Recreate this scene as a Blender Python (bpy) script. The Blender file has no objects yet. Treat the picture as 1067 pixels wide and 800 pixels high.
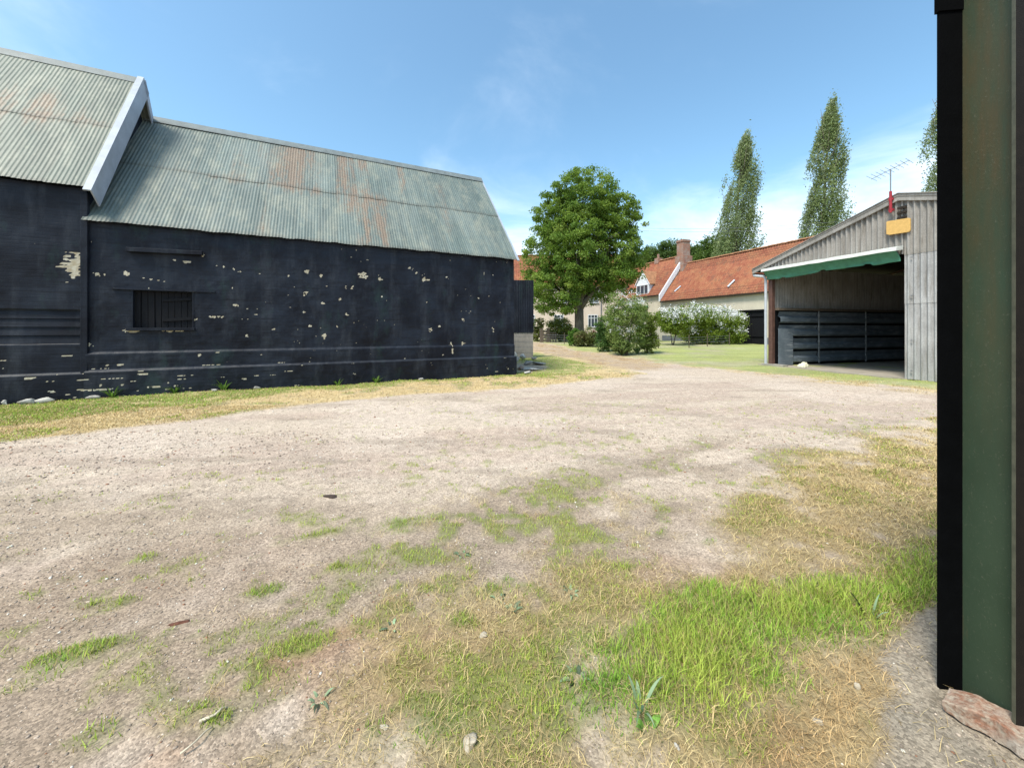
import bpy, math, random
import numpy as np
from mathutils import Vector, Matrix
from math import radians as R, sin, cos, pi, sqrt
S = bpy.context.scene
COL = S.collection
random.seed(7)
rng = np.random.default_rng(7)

# ------------------------------------------------------------------ camera
F = 400.0; W0 = 1067.0; HY = 343.0; CX = 533.5; CAMH = 1.6
cam = bpy.data.cameras.new('camera'); camo = bpy.data.objects.new('camera', cam); COL.objects.link(camo)
cam.sensor_width = 36.0; cam.sensor_fit = 'HORIZONTAL'
cam.lens = 36.0 * F / W0
cam.shift_y = -(400 - HY) / W0
cam.clip_start = 0.05; cam.clip_end = 3000
camo.location = (0, 0, CAMH); camo.rotation_euler = (R(90), 0, 0)
S.camera = camo

# ------------------------------------------------------------------ light
SUN_EL = 58.0
SUN_H = Vector((-0.66, -0.75, 0)).normalized()       # horizontal direction TOWARDS the sun
sd = Vector((SUN_H.x*cos(R(SUN_EL)), SUN_H.y*cos(R(SUN_EL)), sin(R(SUN_EL))))
sun = bpy.data.lights.new('sun', 'SUN'); suno = bpy.data.objects.new('sun', sun); COL.objects.link(suno)
sun.energy = 2.3; sun.angle = R(15); sun.color = (1.0, 0.93, 0.83)
suno.rotation_euler = sd.to_track_quat('Z', 'Y').to_euler()
suno.location = (-20, -10, 40)
w = bpy.data.worlds.new("World"); S.world = w; w.use_nodes = True
nt = w.node_tree; nt.nodes.clear(); N = nt.nodes.new; L = nt.links.new
sky = N('ShaderNodeTexSky'); sky.sky_type = 'NISHITA'; sky.sun_disc = False
sky.sun_elevation = R(SUN_EL); sky.sun_rotation = math.atan2(SUN_H.x, SUN_H.y)
sky.air_density = 1.0; sky.dust_density = 1.6; sky.ozone_density = 1.0; sky.altitude = 50
tc = N('ShaderNodeTexCoord'); sep = N('ShaderNodeSeparateXYZ'); L(tc.outputs['Generated'], sep.inputs[0])
# project the view direction on a high cloud layer
mx = N('ShaderNodeMath'); mx.operation = 'MAXIMUM'; mx.inputs[1].default_value = 0.02; L(sep.outputs['Z'], mx.inputs[0])
ad = N('ShaderNodeMath'); ad.operation = 'ADD'; ad.inputs[1].default_value = 0.18; L(mx.outputs[0], ad.inputs[0])
dx = N('ShaderNodeMath'); dx.operation = 'DIVIDE'; L(sep.outputs['X'], dx.inputs[0]); L(ad.outputs[0], dx.inputs[1])
dy = N('ShaderNodeMath'); dy.operation = 'DIVIDE'; L(sep.outputs['Y'], dy.inputs[0]); L(ad.outputs[0], dy.inputs[1])
cmb = N('ShaderNodeCombineXYZ'); L(dx.outputs[0], cmb.inputs[0]); L(dy.outputs[0], cmb.inputs[1])
nz = N('ShaderNodeTexNoise'); nz.inputs['Scale'].default_value = 1.1; nz.inputs['Detail'].default_value = 7
nz.inputs['Roughness'].default_value = 0.58; nz.inputs['Distortion'].default_value = 0.5
L(cmb.outputs[0], nz.inputs['Vector'])
# more cloud low down
el = N('ShaderNodeMapRange'); el.inputs['From Min'].default_value = 0.02; el.inputs['From Max'].default_value = 0.42
el.inputs['To Min'].default_value = 0.36; el.inputs['To Max'].default_value = -0.12; L(sep.outputs['Z'], el.inputs['Value'])
rx = N('ShaderNodeMapRange'); rx.inputs['From Min'].default_value = 0.45; rx.inputs['From Max'].default_value = 0.8
rx.inputs['To Min'].default_value = 0.0; rx.inputs['To Max'].default_value = 0.10; L(sep.outputs['X'], rx.inputs['Value'])
s1 = N('ShaderNodeMath'); s1.operation = 'ADD'; L(nz.outputs['Fac'], s1.inputs[0]); L(el.outputs[0], s1.inputs[1])
s2 = N('ShaderNodeMath'); s2.operation = 'ADD'; L(s1.outputs[0], s2.inputs[0]); L(rx.outputs[0], s2.inputs[1])
cr = N('ShaderNodeMapRange'); cr.interpolation_type = 'SMOOTHSTEP'
cr.inputs['From Min'].default_value = 0.38; cr.inputs['From Max'].default_value = 0.92
cr.inputs['To Min'].default_value = 0.0; cr.inputs['To Max'].default_value = 0.85; L(s2.outputs[0], cr.inputs['Value'])
mixc = N('ShaderNodeMix'); mixc.data_type = 'RGBA'; mixc.inputs['B'].default_value = (5.2, 5.6, 6.1, 1)
tint = N('ShaderNodeMix'); tint.data_type = 'RGBA'; tint.blend_type = 'MULTIPLY'; tint.inputs['Factor'].default_value = 1
tint.inputs['B'].default_value = (0.76, 0.96, 0.93, 1)
L(sky.outputs[0], tint.inputs['A'])
L(cr.outputs[0], mixc.inputs['Factor']); L(tint.outputs['Result'], mixc.inputs['A'])
bg = N('ShaderNodeBackground'); bg.inputs['Strength'].default_value = 0.138
wo = N('ShaderNodeOutputWorld'); L(mixc.outputs['Result'], bg.inputs['Color']); L(bg.outputs[0], wo.inputs['Surface'])
S.view_settings.view_transform = 'Standard'; S.view_settings.look = 'None'
S.view_settings.gamma = 1.0; S.view_settings.use_curve_mapping = False
S.view_settings.exposure = 1.12
S.render.engine = 'CYCLES'

# ------------------------------------------------------------------ numpy noise
def _h(ix, iy, s):
    n = (ix.astype(np.int64)*374761393 + iy.astype(np.int64)*668265263 + s*1442695041) & 0x7fffffff
    n = ((n ^ (n >> 13)) * 1274126177) & 0x7fffffff
    n = (n ^ (n >> 16)) & 0xffff
    return n / 65535.0
def vnoise(x, y, s=0):
    ix = np.floor(x); iy = np.floor(y); fx = x-ix; fy = y-iy
    fx = fx*fx*(3-2*fx); fy = fy*fy*(3-2*fy)
    a = _h(ix, iy, s); b = _h(ix+1, iy, s); c = _h(ix, iy+1, s); d = _h(ix+1, iy+1, s)
    return (a*(1-fx)+b*fx)*(1-fy) + (c*(1-fx)+d*fx)*fy
def fbm(x, y, sc=1.0, o=4, s=0, r=0.5):
    x = np.asarray(x, float)*sc; y = np.asarray(y, float)*sc
    t = 0; a = 1.0; n = 0
    for k in range(o):
        t = t + a*vnoise(x+17.3*k, y-9.1*k, s+k); n += a; a *= r; x = x*2.03; y = y*2.03
    return t/n
def sstep(a, b, x):
    t = np.clip((x-a)/(b-a), 0, 1); return t*t*(3-2*t)

# ------------------------------------------------------------------ the lie of the land
def elev(x, y):
    x = np.asarray(x, float); y = np.asarray(y, float)
    return 0.35*sstep(21, 33, y)
def G(px, py):
    """spot on the ground plan (metres) for a measured direction; used to note down the plan of the yard"""
    e = 0.0
    for _ in range(6):
        Y = (CAMH-e)*F/(py-HY); e = float(elev(0, Y))
    return ((px-CX)/F*Y, Y)
def XZ(px, py, Y):
    return ((px-CX)/F*Y, CAMH+(HY-py)/F*Y)

# ------------------------------------------------------------------ object helpers
def tag(o, label=None, cat=None, group=None, kind=None):
    if label: o['label'] = label
    if cat: o['category'] = cat
    if group: o['group'] = group
    if kind: o['kind'] = kind
    return o
def thing(name, label, cat, loc=(0, 0, 0), rz=0.0, group=None):
    o = bpy.data.objects.new(name, None); COL.objects.link(o)
    o.location = loc; o.rotation_euler = (0, 0, rz); o.empty_display_size = 0.3
    return tag(o, label, cat, group)
def link(name, me, mat, parent=None, loc=None):
    o = bpy.data.objects.new(name, me); COL.objects.link(o)
    if mat: me.materials.append(mat)
    if parent: o.parent = parent
    if loc is not None: o.location = loc
    return o
def mesh_np(name, V, Fs, mat, parent=None, smooth=False, col=None, attrs=None, loc=None):
    """Fs: (n,k) int array of k-gons"""
    me = bpy.data.meshes.new(name)
    V = np.asarray(V, np.float32); Fs = np.asarray(Fs, np.int32)
    n, k = Fs.shape
    me.vertices.add(len(V)); me.vertices.foreach_set('co', V.ravel())
    me.loops.add(n*k); me.loops.foreach_set('vertex_index', Fs.ravel())
    me.polygons.add(n); me.polygons.foreach_set('loop_start', np.arange(0, n*k, k, dtype=np.int32))
    me.polygons.foreach_set('loop_total', np.full(n, k, np.int32))
    if smooth: me.polygons.foreach_set('use_smooth', np.ones(n, bool))
    me.update(calc_edges=True)
    if col is not None:
        a = me.color_attributes.new('Col', 'FLOAT_COLOR', 'POINT')
        c = np.ones((len(V), 4), np.float32); c[:, :3] = col; a.data.foreach_set('color', c.ravel())
    for kx, v in (attrs or {}).items():
        a = me.attributes.new(kx, 'FLOAT', 'POINT'); a.data.foreach_set('value', np.asarray(v, np.float32).ravel())
    return link(name, me, mat, parent, loc)

class MB:
    def __init__(s): s.v = []; s.f = []
    def add(s, vs, fs):
        b = len(s.v); s.v += [tuple(v) for v in vs]; s.f += [tuple(i+b for i in f) for f in fs]; return s
    def box(s, x0, x1, y0, y1, z0, z1, jit=0.0, M=None):
        vs = [Vector((x, y, z)) for x in (x0, x1) for y in (y0, y1) for z in (z0, z1)]
        if jit: vs = [v+Vector((random.uniform(-jit, jit), random.uniform(-jit, jit), random.uniform(-jit, jit))) for v in vs]
        if M: vs = [M @ v for v in vs]
        return s.add(vs, [(0, 1, 3, 2), (4, 6, 7, 5), (0, 4, 5, 1), (2, 3, 7, 6), (0, 2, 6, 4), (1, 5, 7, 3)])
    def bar(s, a, b, wd, th, up=(0, 0, 1)):
        a = Vector(a); b = Vector(b); d = (b-a); Ln = d.length; d.normalize()
        up = Vector(up); sd_ = d.cross(up)
        if sd_.length < 1e-4: sd_ = d.cross(Vector((1, 0, 0)))
        sd_.normalize(); u = sd_.cross(d)
        vs = []
        for p in (a, b):
            for i, j in ((-1, -1), (1, -1), (1, 1), (-1, 1)):
                vs.append(p+sd_*(wd/2*i)+u*(th/2*j))
        return s.add(vs, [(0, 1, 2, 3), (7, 6, 5, 4), (0, 4, 5, 1), (1, 5, 6, 2), (2, 6, 7, 3), (3, 7, 4, 0)])
    def tube(s, pts, rad, n=8, cap=True):
        pts = [Vector(p) for p in pts]
        if not hasattr(rad, '__len__'): rad = [rad]*len(pts)
        b = len(s.v); prev = None
        for i, p in enumerate(pts):
            d = (pts[min(i+1, len(pts)-1)]-pts[max(i-1, 0)]).normalized()
            if prev is None:
                a = d.cross(Vector((0.3, 0.9, 0.1)));  a = a if a.length > .05 else d.cross(Vector((1, 0, 0)))
            else: a = prev-d*prev.dot(d)
            a.normalize(); prev = a; c = d.cross(a)
            for k in range(n):
                t = 2*pi*k/n; s.v.append(tuple(p+a*(rad[i]*cos(t))+c*(rad[i]*sin(t))))
        for i in range(len(pts)-1):
            for k in range(n):
                s.f.append((b+i*n+k, b+i*n+(k+1) % n, b+(i+1)*n+(k+1) % n, b+(i+1)*n+k))
        if cap:
            s.f.append(tuple(b+k for k in range(n))[::-1]); s.f.append(tuple(b+(len(pts)-1)*n+k for k in range(n)))
        return s
    def prism(s, poly, a, b, axis='y'):
        """poly in the other two axes; extruded from a to b along axis"""
        n = len(poly)
        def P(p, t): return {'y': (p[0], t, p[1]), 'x': (t, p[0], p[1]), 'z': (p[0], p[1], t)}[axis]
        vs = [P(p, a) for p in poly]+[P(p, b) for p in poly]
        fs = [tuple(range(n))[::-1], tuple(range(n, 2*n))]+[(i, (i+1) % n, n+(i+1) % n, n+i) for i in range(n)]
        return s.add(vs, fs)
    def build(s, name, mat, parent=None, smooth=False, bevel=0.0, loc=None):
        me = bpy.data.meshes.new(name); me.from_pydata(s.v, [], s.f); me.update()
        if smooth: me.polygons.foreach_set('use_smooth', [True]*len(me.polygons))
        o = link(name, me, mat, parent, loc)
        if bevel:
            m = o.modifiers.new('bevel', 'BEVEL'); m.width = bevel; m.segments = 2; m.limit_method = 'ANGLE'
        return o

def grid(us, vs, fn, skip=None):
    """grid surface; fn(U,V)->(x,y,z) arrays; returns V,F,U,Vv"""
    U, Vv = np.meshgrid(us, vs, indexing='ij')
    x, y, z = fn(U, Vv)
    P = np.stack([x, y, z], -1).reshape(-1, 3)
    nu, nv = len(us), len(vs)
    i, j = np.meshgrid(np.arange(nu-1), np.arange(nv-1), indexing='ij')
    if skip is not None:
        uc = (us[:-1]+us[1:])/2; vc = (vs[:-1]+vs[1:])/2
        UC, VC = np.meshgrid(uc, vc, indexing='ij'); k = ~skip(UC, VC); i = i[k]; j = j[k]
    i = i.ravel(); j = j.ravel()
    Fq = np.stack([i*nv+j, (i+1)*nv+j, (i+1)*nv+j+1, i*nv+j+1], -1)
    return P, Fq, U.ravel(), Vv.ravel()

# ------------------------------------------------------------------ material helpers
class Mat:
    def __init__(s, name, rough=0.8, spec=0.3):
        m = bpy.data.materials.new(name); m.use_nodes = True; s.m = m; s.t = m.node_tree
        s.b = s.t.nodes['Principled BSDF']; s.b.inputs['Roughness'].default_value = rough
        s.b.inputs['Specular IOR Level'].default_value = spec
        s.tc = s.t.nodes.new('ShaderNodeTexCoord')
    def n(s, t): return s.t.nodes.new(t)
    def l(s, a, b): s.t.links.new(a, b)
    def coord(s, scale=(1, 1, 1), rot=(0, 0, 0)):
        mp = s.n('ShaderNodeMapping'); mp.inputs['Scale'].default_value = scale; mp.inputs['Rotation'].default_value = rot
        s.l(s.tc.outputs['Object'], mp.inputs['Vector']); return mp.outputs[0]
    def noise(s, sc, det=4, rough=0.55, vec=None, dist=0.0):
        n = s.n('ShaderNodeTexNoise'); n.inputs['Scale'].default_value = sc; n.inputs['Detail'].default_value = det
        n.inputs['Roughness'].default_value = rough; n.inputs['Distortion'].default_value = dist
        s.l(vec if vec is not None else s.tc.outputs['Object'], n.inputs['Vector']); return n.outputs['Fac']
    def vor(s, sc, vec=None, feat='F1', out='Distance'):
        n = s.n('ShaderNodeTexVoronoi'); n.inputs['Scale'].default_value = sc; n.feature = feat
        s.l(vec if vec is not None else s.tc.outputs['Object'], n.inputs['Vector']); return n.outputs[out]
    def mr(s, x, a, b, c=0.0, d=1.0, smooth=False):
        n = s.n('ShaderNodeMapRange'); s.l(x, n.inputs['Value'])
        if smooth: n.interpolation_type = 'SMOOTHSTEP'
        for k, v in zip(('From Min', 'From Max', 'To Min', 'To Max'), (a, b, c, d)): n.inputs[k].default_value = v
        return n.outputs[0]
    def math(s, op, a, b):
        n = s.n('ShaderNodeMath'); n.operation = op
        for i, q in enumerate((a, b)):
            if isinstance(q, (int, float)): n.inputs[i].default_value = q
            else: s.l(q, n.inputs[i])
        return n.outputs[0]
    def mix(s, f, a, b, mode='MIX'):
        n = s.n('ShaderNodeMix'); n.data_type = 'RGBA'; n.blend_type = mode
        for k, q in (('Factor', f), ('A', a), ('B', b)):
            i = n.inputs[k] if k == 'Factor' else [x for x in n.inputs if x.name == k and x.type == 'RGBA'][0]
            if isinstance(q, (int, float)): i.default_value = q
            elif isinstance(q, tuple): i.default_value = (*q, 1) if len(q) == 3 else q
            else: s.l(q, i)
        return [o for o in n.outputs if o.type == 'RGBA'][0]
    def attr(s, nm, out='Fac'):
        n = s.n('ShaderNodeAttribute'); n.attribute_name = nm; return n.outputs[out]
    def bump(s, h, strength=0.3, dist=0.02, prev=None):
        n = s.n('ShaderNodeBump'); n.inputs['Strength'].default_value = strength; n.inputs['Distance'].default_value = dist
        s.l(h, n.inputs['Height'])
        if prev is not None: s.l(prev, n.inputs['Normal'])
        s.l(n.outputs[0], s.b.inputs['Normal']); return n.outputs[0]
    def color(s, c):
        if isinstance(c, tuple): s.b.inputs['Base Color'].default_value = (*c, 1)
        else: s.l(c, s.b.inputs['Base Color'])
        return s

def M_plain(name, c, rough=0.7, var=0.25, sc=8.0, metal=0.0, spec=0.3, bump=0.15, bd=0.005, streak=None):
    m = Mat(name, rough, spec); m.b.inputs['Metallic'].default_value = metal
    v = m.noise(sc, 6, 0.6, m.coord(streak) if streak else None)
    v2 = m.noise(sc*7, 3, 0.6)
    lo = tuple(x*(1-var) for x in c); hi = tuple(min(1, x*(1+var)) for x in c)
    cc = m.mix(m.mr(v, .3, .7), lo, hi)
    cc = m.mix(m.mr(v2, .35, .7, 0, .35), cc, tuple(x*(1-var*1.3) for x in c))
    m.color(cc); 
    if bump: m.bump(v2, bump, bd)
    return m.m

# ------------------------------------------------------------------ materials
def mat_attr(name, rough=.8, spec=.25, trans=0.0, noise_sc=0, bump=0):
    m = Mat(name, rough, spec); c = m.attr('Col', 'Color')
    if noise_sc:
        f = m.mr(m.noise(noise_sc, 4, .6), .25, .75, .7, 1.3)
        mm = m.n('ShaderNodeVectorMath'); mm.operation = 'SCALE'; m.l(c, mm.inputs[0]); m.l(f, mm.inputs['Scale']); c = mm.outputs[0]
        if bump: m.bump(m.noise(noise_sc, 4, .6), bump, .01)
    m.l(c, m.b.inputs['Base Color'])
    if trans:
        tr = m.n('ShaderNodeBsdfTranslucent'); m.l(c, tr.inputs['Color'])
        mx_ = m.n('ShaderNodeMixShader'); mx_.inputs[0].default_value = trans
        out = m.t.nodes['Material Output']
        m.l(m.b.outputs[0], mx_.inputs[1]); m.l(tr.outputs[0], mx_.inputs[2]); m.l(mx_.outputs[0], out.inputs['Surface'])
    return m.m
LEAF = mat_attr('leaf', .55, .3, .48)
BLADE = mat_attr('blade', .6, .25, .35)
STRAW = mat_attr('straw', .7, .2, .2)
STONES = mat_attr('stones', .9, .2, 0, 30, .3)
PETAL = M_plain('petal', (.72, .72, .66), .7, .1, 10)
BARK = (lambda: M_plain('bark', (.135, .115, .09), .9, .4, 3, bump=.8, bd=.04, streak=(3, 3, .6)))()
TWIG = M_plain('twig', (.11, .085, .06), .9, .3, 6)

def mat_ground():
    m = Mat('ground', .95, .15)
    c = m.attr('Col', 'Color'); gv = m.attr('gravel')
    peb = m.vor(105, out='Distance'); pc = m.vor(105, out='Color')
    peb2 = m.vor(17, out='Distance')
    fine = m.noise(120, 4, .7); mid = m.noise(9, 6, .65)
    sepc = m.n('ShaderNodeSeparateColor'); m.l(pc, sepc.inputs[0])
    f1 = m.mr(sepc.outputs[0], 0, 1, .62, 1.32)
    f1 = m.mix(gv, (1, 1, 1), f1)
    cc = m.mix(1.0, c, f1, 'MULTIPLY')
    cc = m.mix(1.0, cc, m.mr(mid, .3, .72, .78, 1.18), 'MULTIPLY')
    cc = m.mix(1.0, cc, m.mr(fine, .3, .7, .8, 1.18), 'MULTIPLY')
    m.color(cc)
    b1 = m.bump(m.math('ADD', m.math('MULTIPLY', peb, -0.35), m.math('ADD', fine, m.math('MULTIPLY', mid, 2.0))), .5, .010)
    return m.m
GROUND = mat_ground()

def mat_blackwall(name='black_paint', brick=True):
    m = Mat(name, .65, .2)
    big = m.noise(.9, 5, .6); st = m.noise(2.4, 6, .65, m.coord((1, 1, .22)))
    hz = m.noise(3.0, 5, .6, m.coord((.35, .35, 5.0)))
    fine = m.noise(40, 4, .7)
    c = m.mix(m.mr(big, .38, .62), (.0028, .0038, .0085), (.0120, .0165, .0270))
    c = m.mix(m.mr(st, .50, .68, 0, .75), c, (.030, .035, .045))
    c = m.mix(m.mr(hz, .52, .68, 0, .7), c, (.0045, .0055, .010))
    c = m.mix(m.mr(m.noise(1.3, 6, .7, m.coord((1, 1, .5))), .56, .68, 0, .6), c, (.016, .034, .032))
    if brick:
        fl = m.attr('ledge'); c = m.mix(m.math('MULTIPLY', fl, .35), c, (.05, .055, .065))
        p = m.attr('peel')
        pv = m.noise(14, 4, .6)
        cream = m.mix(m.mr(pv, .35, .65), (.36, .30, .20), (.52, .48, .38))
        c = m.mix(m.mr(p, .42, .58), c, cream)
        m.l(m.mr(p, .4, .6, .5, .9), m.b.inputs['Roughness'])
        bt = m.n('ShaderNodeTexBrick'); bt.inputs['Scale'].default_value = 1.0
        bt.inputs['Brick Width'].default_value = .23; bt.inputs['Row Height'].default_value = .078; bt.inputs['Mortar Size'].default_value = .008
        bt.inputs['Mortar Smooth'].default_value = .6
        cx = m.n('ShaderNodeSeparateXYZ'); m.l(m.tc.outputs['Object'], cx.inputs[0])
        cb = m.n('ShaderNodeCombineXYZ'); m.l(cx.outputs[0], cb.inputs[0]); m.l(cx.outputs[2], cb.inputs[1]); m.l(cb.outputs[0], bt.inputs['Vector'])
        h = m.math('ADD', m.math('MULTIPLY', bt.outputs['Fac'], -1.0), m.math('ADD', m.math('MULTIPLY', fine, .8), m.math('MULTIPLY', hz, 2.0)))
        h = m.math('ADD', h, m.math('MULTIPLY', p, -1.5))
        m.bump(h, .25, .007)
    else:
        m.bump(m.math('ADD', fine, st), .4, .008)
    m.color(c); return m.m
BLACKWALL = mat_blackwall()
BLACKWOOD = mat_blackwall('black_timber', False)
SHUT = M_plain('black_shutter', (.0028, .0032, .0055), .8, .5, 5, spec=.3, streak=(4, 4, .6))

def mat_roof(name, base, base2, rust=0.5, rough=.5):
    """painted corrugated steel: object x along the eave, y up the slope"""
    m = Mat(name, rough, .4)
    st = m.noise(1.0, 7, .65, m.coord((2.6, .35, 1)))
    st2 = m.noise(5.5, 5, .65, m.coord((2.0, .18, 1)))
    bl = m.noise(.8, 6, .65, m.coord((.9, .45, 1)))
    fine = m.noise(22, 5, .7)
    lich = m.noise(7, 5, .7, m.coord((1, .7, 1)))
    cid = m.attr('sheet')
    c = m.mix(m.mr(bl, .3, .7), base, base2)
    c = m.mix(1.0, c, m.mr(cid, 0, 1, .88, 1.1), 'MULTIPLY')
    c = m.mix(m.mr(lich, .56, .70, 0, .5), c, (.27, .28, .20))
    c = m.mix(m.mr(st2, .55, .75, 0, .45), c, tuple(x*.62 for x in base))
    st3 = m.noise(1.0, 4, .7, m.coord((13.1, .5, 1))); c = m.mix(1.0, c, m.mr(st3, .3, .7, .70, 1.25), 'MULTIPLY')
    ra = m.attr('rust')
    r = m.math('MULTIPLY', m.mr(st, .36, .60), ra)
    r2 = m.math('MULTIPLY', m.mr(st2, .60, .70, 0, .8), m.mr(bl, .48, .60))
    rr = m.math('MAXIMUM', m.math('MULTIPLY', r, 1.1), m.math('MULTIPLY', r2, rust))
    rustc = m.mix(m.mr(fine, .35, .65), (.15, .088, .055), (.28, .175, .105))
    c = m.mix(m.mr(m.noise(1.7, 6, .7, m.coord((1.4, .5, 1))), .48, .66, 0, .6), c, (.26, .26, .20))
    c = m.mix(m.mr(m.math('MULTIPLY', rr, m.mr(m.noise(6, 5, .7, m.coord((2.2, .6, 1))), .3, .62, .35, 1.2)), .15, .85, 0, .68, True), c, rustc)
    c = m.mix(1.0, c, m.mr(fine, .3, .7, .84, 1.12), 'MULTIPLY')
    c = m.mix(m.attr('edge'), c, (.07, .065, .05))
    m.color(c); m.bump(fine, .25, .003)
    return m.m
ROOF_SMALL = mat_roof('green_corrugated', (.100, .132, .118), (.166, .192, .172), .7)
ROOF_TALL = mat_roof('grey_green_corrugated', (.094, .118, .094), (.150, .166, .130), 1.0)

def mat_asb(name='cement_sheet', base=(.30, .28, .25)):
    m = Mat(name, .9, .15)
    st = m.noise(3, 6, .65, m.coord((3, 3, .3))); bl = m.noise(1.3, 5, .6); fine = m.noise(30, 4, .7)
    c = m.mix(m.mr(bl, .3, .7), tuple(x*.72 for x in base), tuple(x*1.1 for x in base))
    c = m.mix(m.mr(st, .5, .7, 0, .75), c, (.17, .15, .125))
    c = m.mix(m.mr(st, .42, .25, 0, .5), c, (.45, .45, .44))
    c = m.mix(1.0, c, m.mr(fine, .3, .7, .8, 1.15), 'MULTIPLY')
    m.color(c); m.bump(fine, .3, .004); return m.m
CEMENT_OLD = mat_asb('weathered_cement_sheet', (.31, .29, .265))
CEMENT_PALE = mat_asb('pale_cement_sheet', (.40, .395, .39))

def mat_tile(name='pantile', a=(.215, .068, .040), b=(.29, .112, .062)):
    m = Mat(name, .85, .2)
    v = m.n('ShaderNodeTexVoronoi'); v.inputs['Scale'].default_value = 1.0; m.l(m.coord((4.2, 3.2, 1)), v.inputs['Vector'])
    sc = m.n('ShaderNodeSeparateColor'); m.l(v.outputs['Color'], sc.inputs[0])
    bl = m.noise(.55, 5, .6); lich = m.noise(3.2, 6, .7); fine = m.noise(18, 4, .7)
    c = m.mix(m.mr(sc.outputs[0], 0, 1), a, b)
    c = m.mix(m.mr(sc.outputs[1], .78, .95, 0, .8), c, (.17, .075, .05))
    c = m.mix(m.mr(bl, .45, .7, 0, .4), c, (.36, .19, .085))
    c = m.mix(m.mr(lich, .55, .72, 0, .55), c, (.30, .20, .10))
    c = m.mix(m.attr('row'), c, (.07, .03, .02))
    c = m.mix(1.0, c, m.mr(fine, .3, .7, .8, 1.2), 'MULTIPLY')
    m.color(c); m.bump(fine, .4, .01); return m.m
TILE = mat_tile()
RENDER = M_plain('cream_render', (.56, .50, .40), .9, .14, 1.2, bump=.3, bd=.01, streak=(1, 1, .5))
RENDERP = M_plain('pinkish_render', (.60, .50, .43), .9, .10, 1.2, bump=.3, bd=.01, streak=(1, 1, .5))
WHITE = M_plain('white_paint', (.70, .72, .76), .5, .1, 4)
RIDGEM = M_plain('ridge_metal', (.16, .185, .185), .55, .25, 4)
TRIM = M_plain('galvanised_trim', (.33, .365, .42), .55, .16, 3, spec=.5)
GLASS = M_plain('window_glass', (.05, .06, .08), .08, .3, 2, spec=.9, bump=0)
LEAD = M_plain('lead_flashing', (.16, .17, .19), .6, .2, 4)
GREENDOOR = M_plain('green_awning', (.05, .16, .075), .7, .2, 4)
STEELBROWN = M_plain('brown_painted_steel', (.105, .055, .042), .6, .35, 6)
TARP = M_plain('green_tarpaulin', (.055, .20, .13), .55, .25, 5, spec=.4, bump=.5, bd=.02)
BOARDW = M_plain('weathered_white_board', (.58, .58, .54), .7, .2, 6, streak=(1, 1, 4))
PVC = M_plain('white_downpipe', (.42, .44, .47), .5, .1, 6)
CONC = M_plain('concrete', (.30, .275, .235), .95, .22, 3, bump=.6, bd=.01)
CONCD = M_plain('dusty_concrete_floor', (.33, .29, .235), .95, .2, 2, bump=.4, bd=.01)
BLOCK = M_plain('block_wall', (.28, .255, .225), .95, .25, 5, bump=.5, bd=.01)
REDP = M_plain('red_painted_steel', (.33, .03, .04), .5, .25, 12)
GREYMET = M_plain('grey_metal', (.22, .23, .25), .4, .2, 12, metal=.4)
OCHRE = M_plain('ochre_board', (.60, .37, .12), .75, .14, 14)
WOOD = M_plain('old_wood', (.13, .10, .075), .9, .35, 5, bump=.5, bd=.01, streak=(6, 6, .5))
DARKIN = M_plain('dark_cladding_and_shade', (.030, .022, .016), .9, .4, 4, streak=(6, 6, .4))  # dark brown cladding; also stands in for shade inside the open shed
BEAD = M_plain('pale_skylight_sheet', (.5, .55, .62), .5, .1, 4)  # even pale colour of the glass roof tiles
BAG = M_plain('pale_bag', (.66, .64, .48), .7, .15, 20, bump=.6, bd=.01)
CLOD = M_plain('dark_clod', (.07, .05, .04), .95, .4, 40, bump=.8, bd=.01)
PLASTIC = M_plain('dark_plastic', (.05, .06, .07), .5, .3, 30)

def mat_boards():
    m = Mat('blue_grey_sheeting', .6, .3)
    bl = m.noise(1.6, 6, .65); st = m.noise(5, 5, .65, m.coord((.35, .35, 3))); fine = m.noise(30, 4, .7)
    c = m.mix(m.mr(bl, .3, .7), (.075, .095, .115), (.16, .19, .22))
    c = m.mix(m.mr(st, .55, .72, 0, .7), c, (.36, .38, .40))
    c = m.mix(m.mr(fine, .55, .75, 0, .5), c, (.05, .055, .07))
    m.color(c); m.bump(st, .4, .008); return m.m
BOARDS = mat_boards()
SEAM = M_plain('pale_seam', (.20, .21, .22), .7, .7, 9)

def mat_column():
    m = Mat('green_painted_steel', .55, .35)
    bl = m.noise(2.2, 6, .65, m.coord((1, 1, .6))); st = m.noise(9, 6, .7, m.coord((1, 1, .16))); fine = m.noise(90, 4, .7)
    c = m.mix(m.mr(bl, .35, .65), (.034, .056, .032), (.050, .076, .045))
    sz = m.n('ShaderNodeSeparateXYZ'); m.l(m.tc.outputs['Object'], sz.inputs[0])
    br = m.math('MULTIPLY', m.mr(sz.outputs[2], .8, 2.3), m.mr(st, .36, .60))
    c = m.mix(m.math('MULTIPLY', br, .75), c, (.085, .062, .028))
    c = m.mix(m.mr(st, .60, .70, 0, .5), c, (.13, .085, .045))
    c = m.mix(m.mr(fine, .60, .72, 0, .5), c, (.16, .15, .11))
    m.color(c); m.bump(m.math('ADD', fine, bl), .35, .003); return m.m
COLUMN = mat_column()
EDGE = M_plain('pale_flange_edge', (.085, .085, .06), .5, .3, 20)  # thin strip, paler than the flange it edges
BLACKSTEEL = M_plain('black_steel_and_shade', (.002, .0022, .0026), .95, .3, 12, bump=.2, spec=0.05)  # black steel fittings, and the column flange with its shade put in the colour
BROWNP = M_plain('brown_rusty_steel', (.009, .006, .004), .8, .4, 30, bump=.5)

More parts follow.
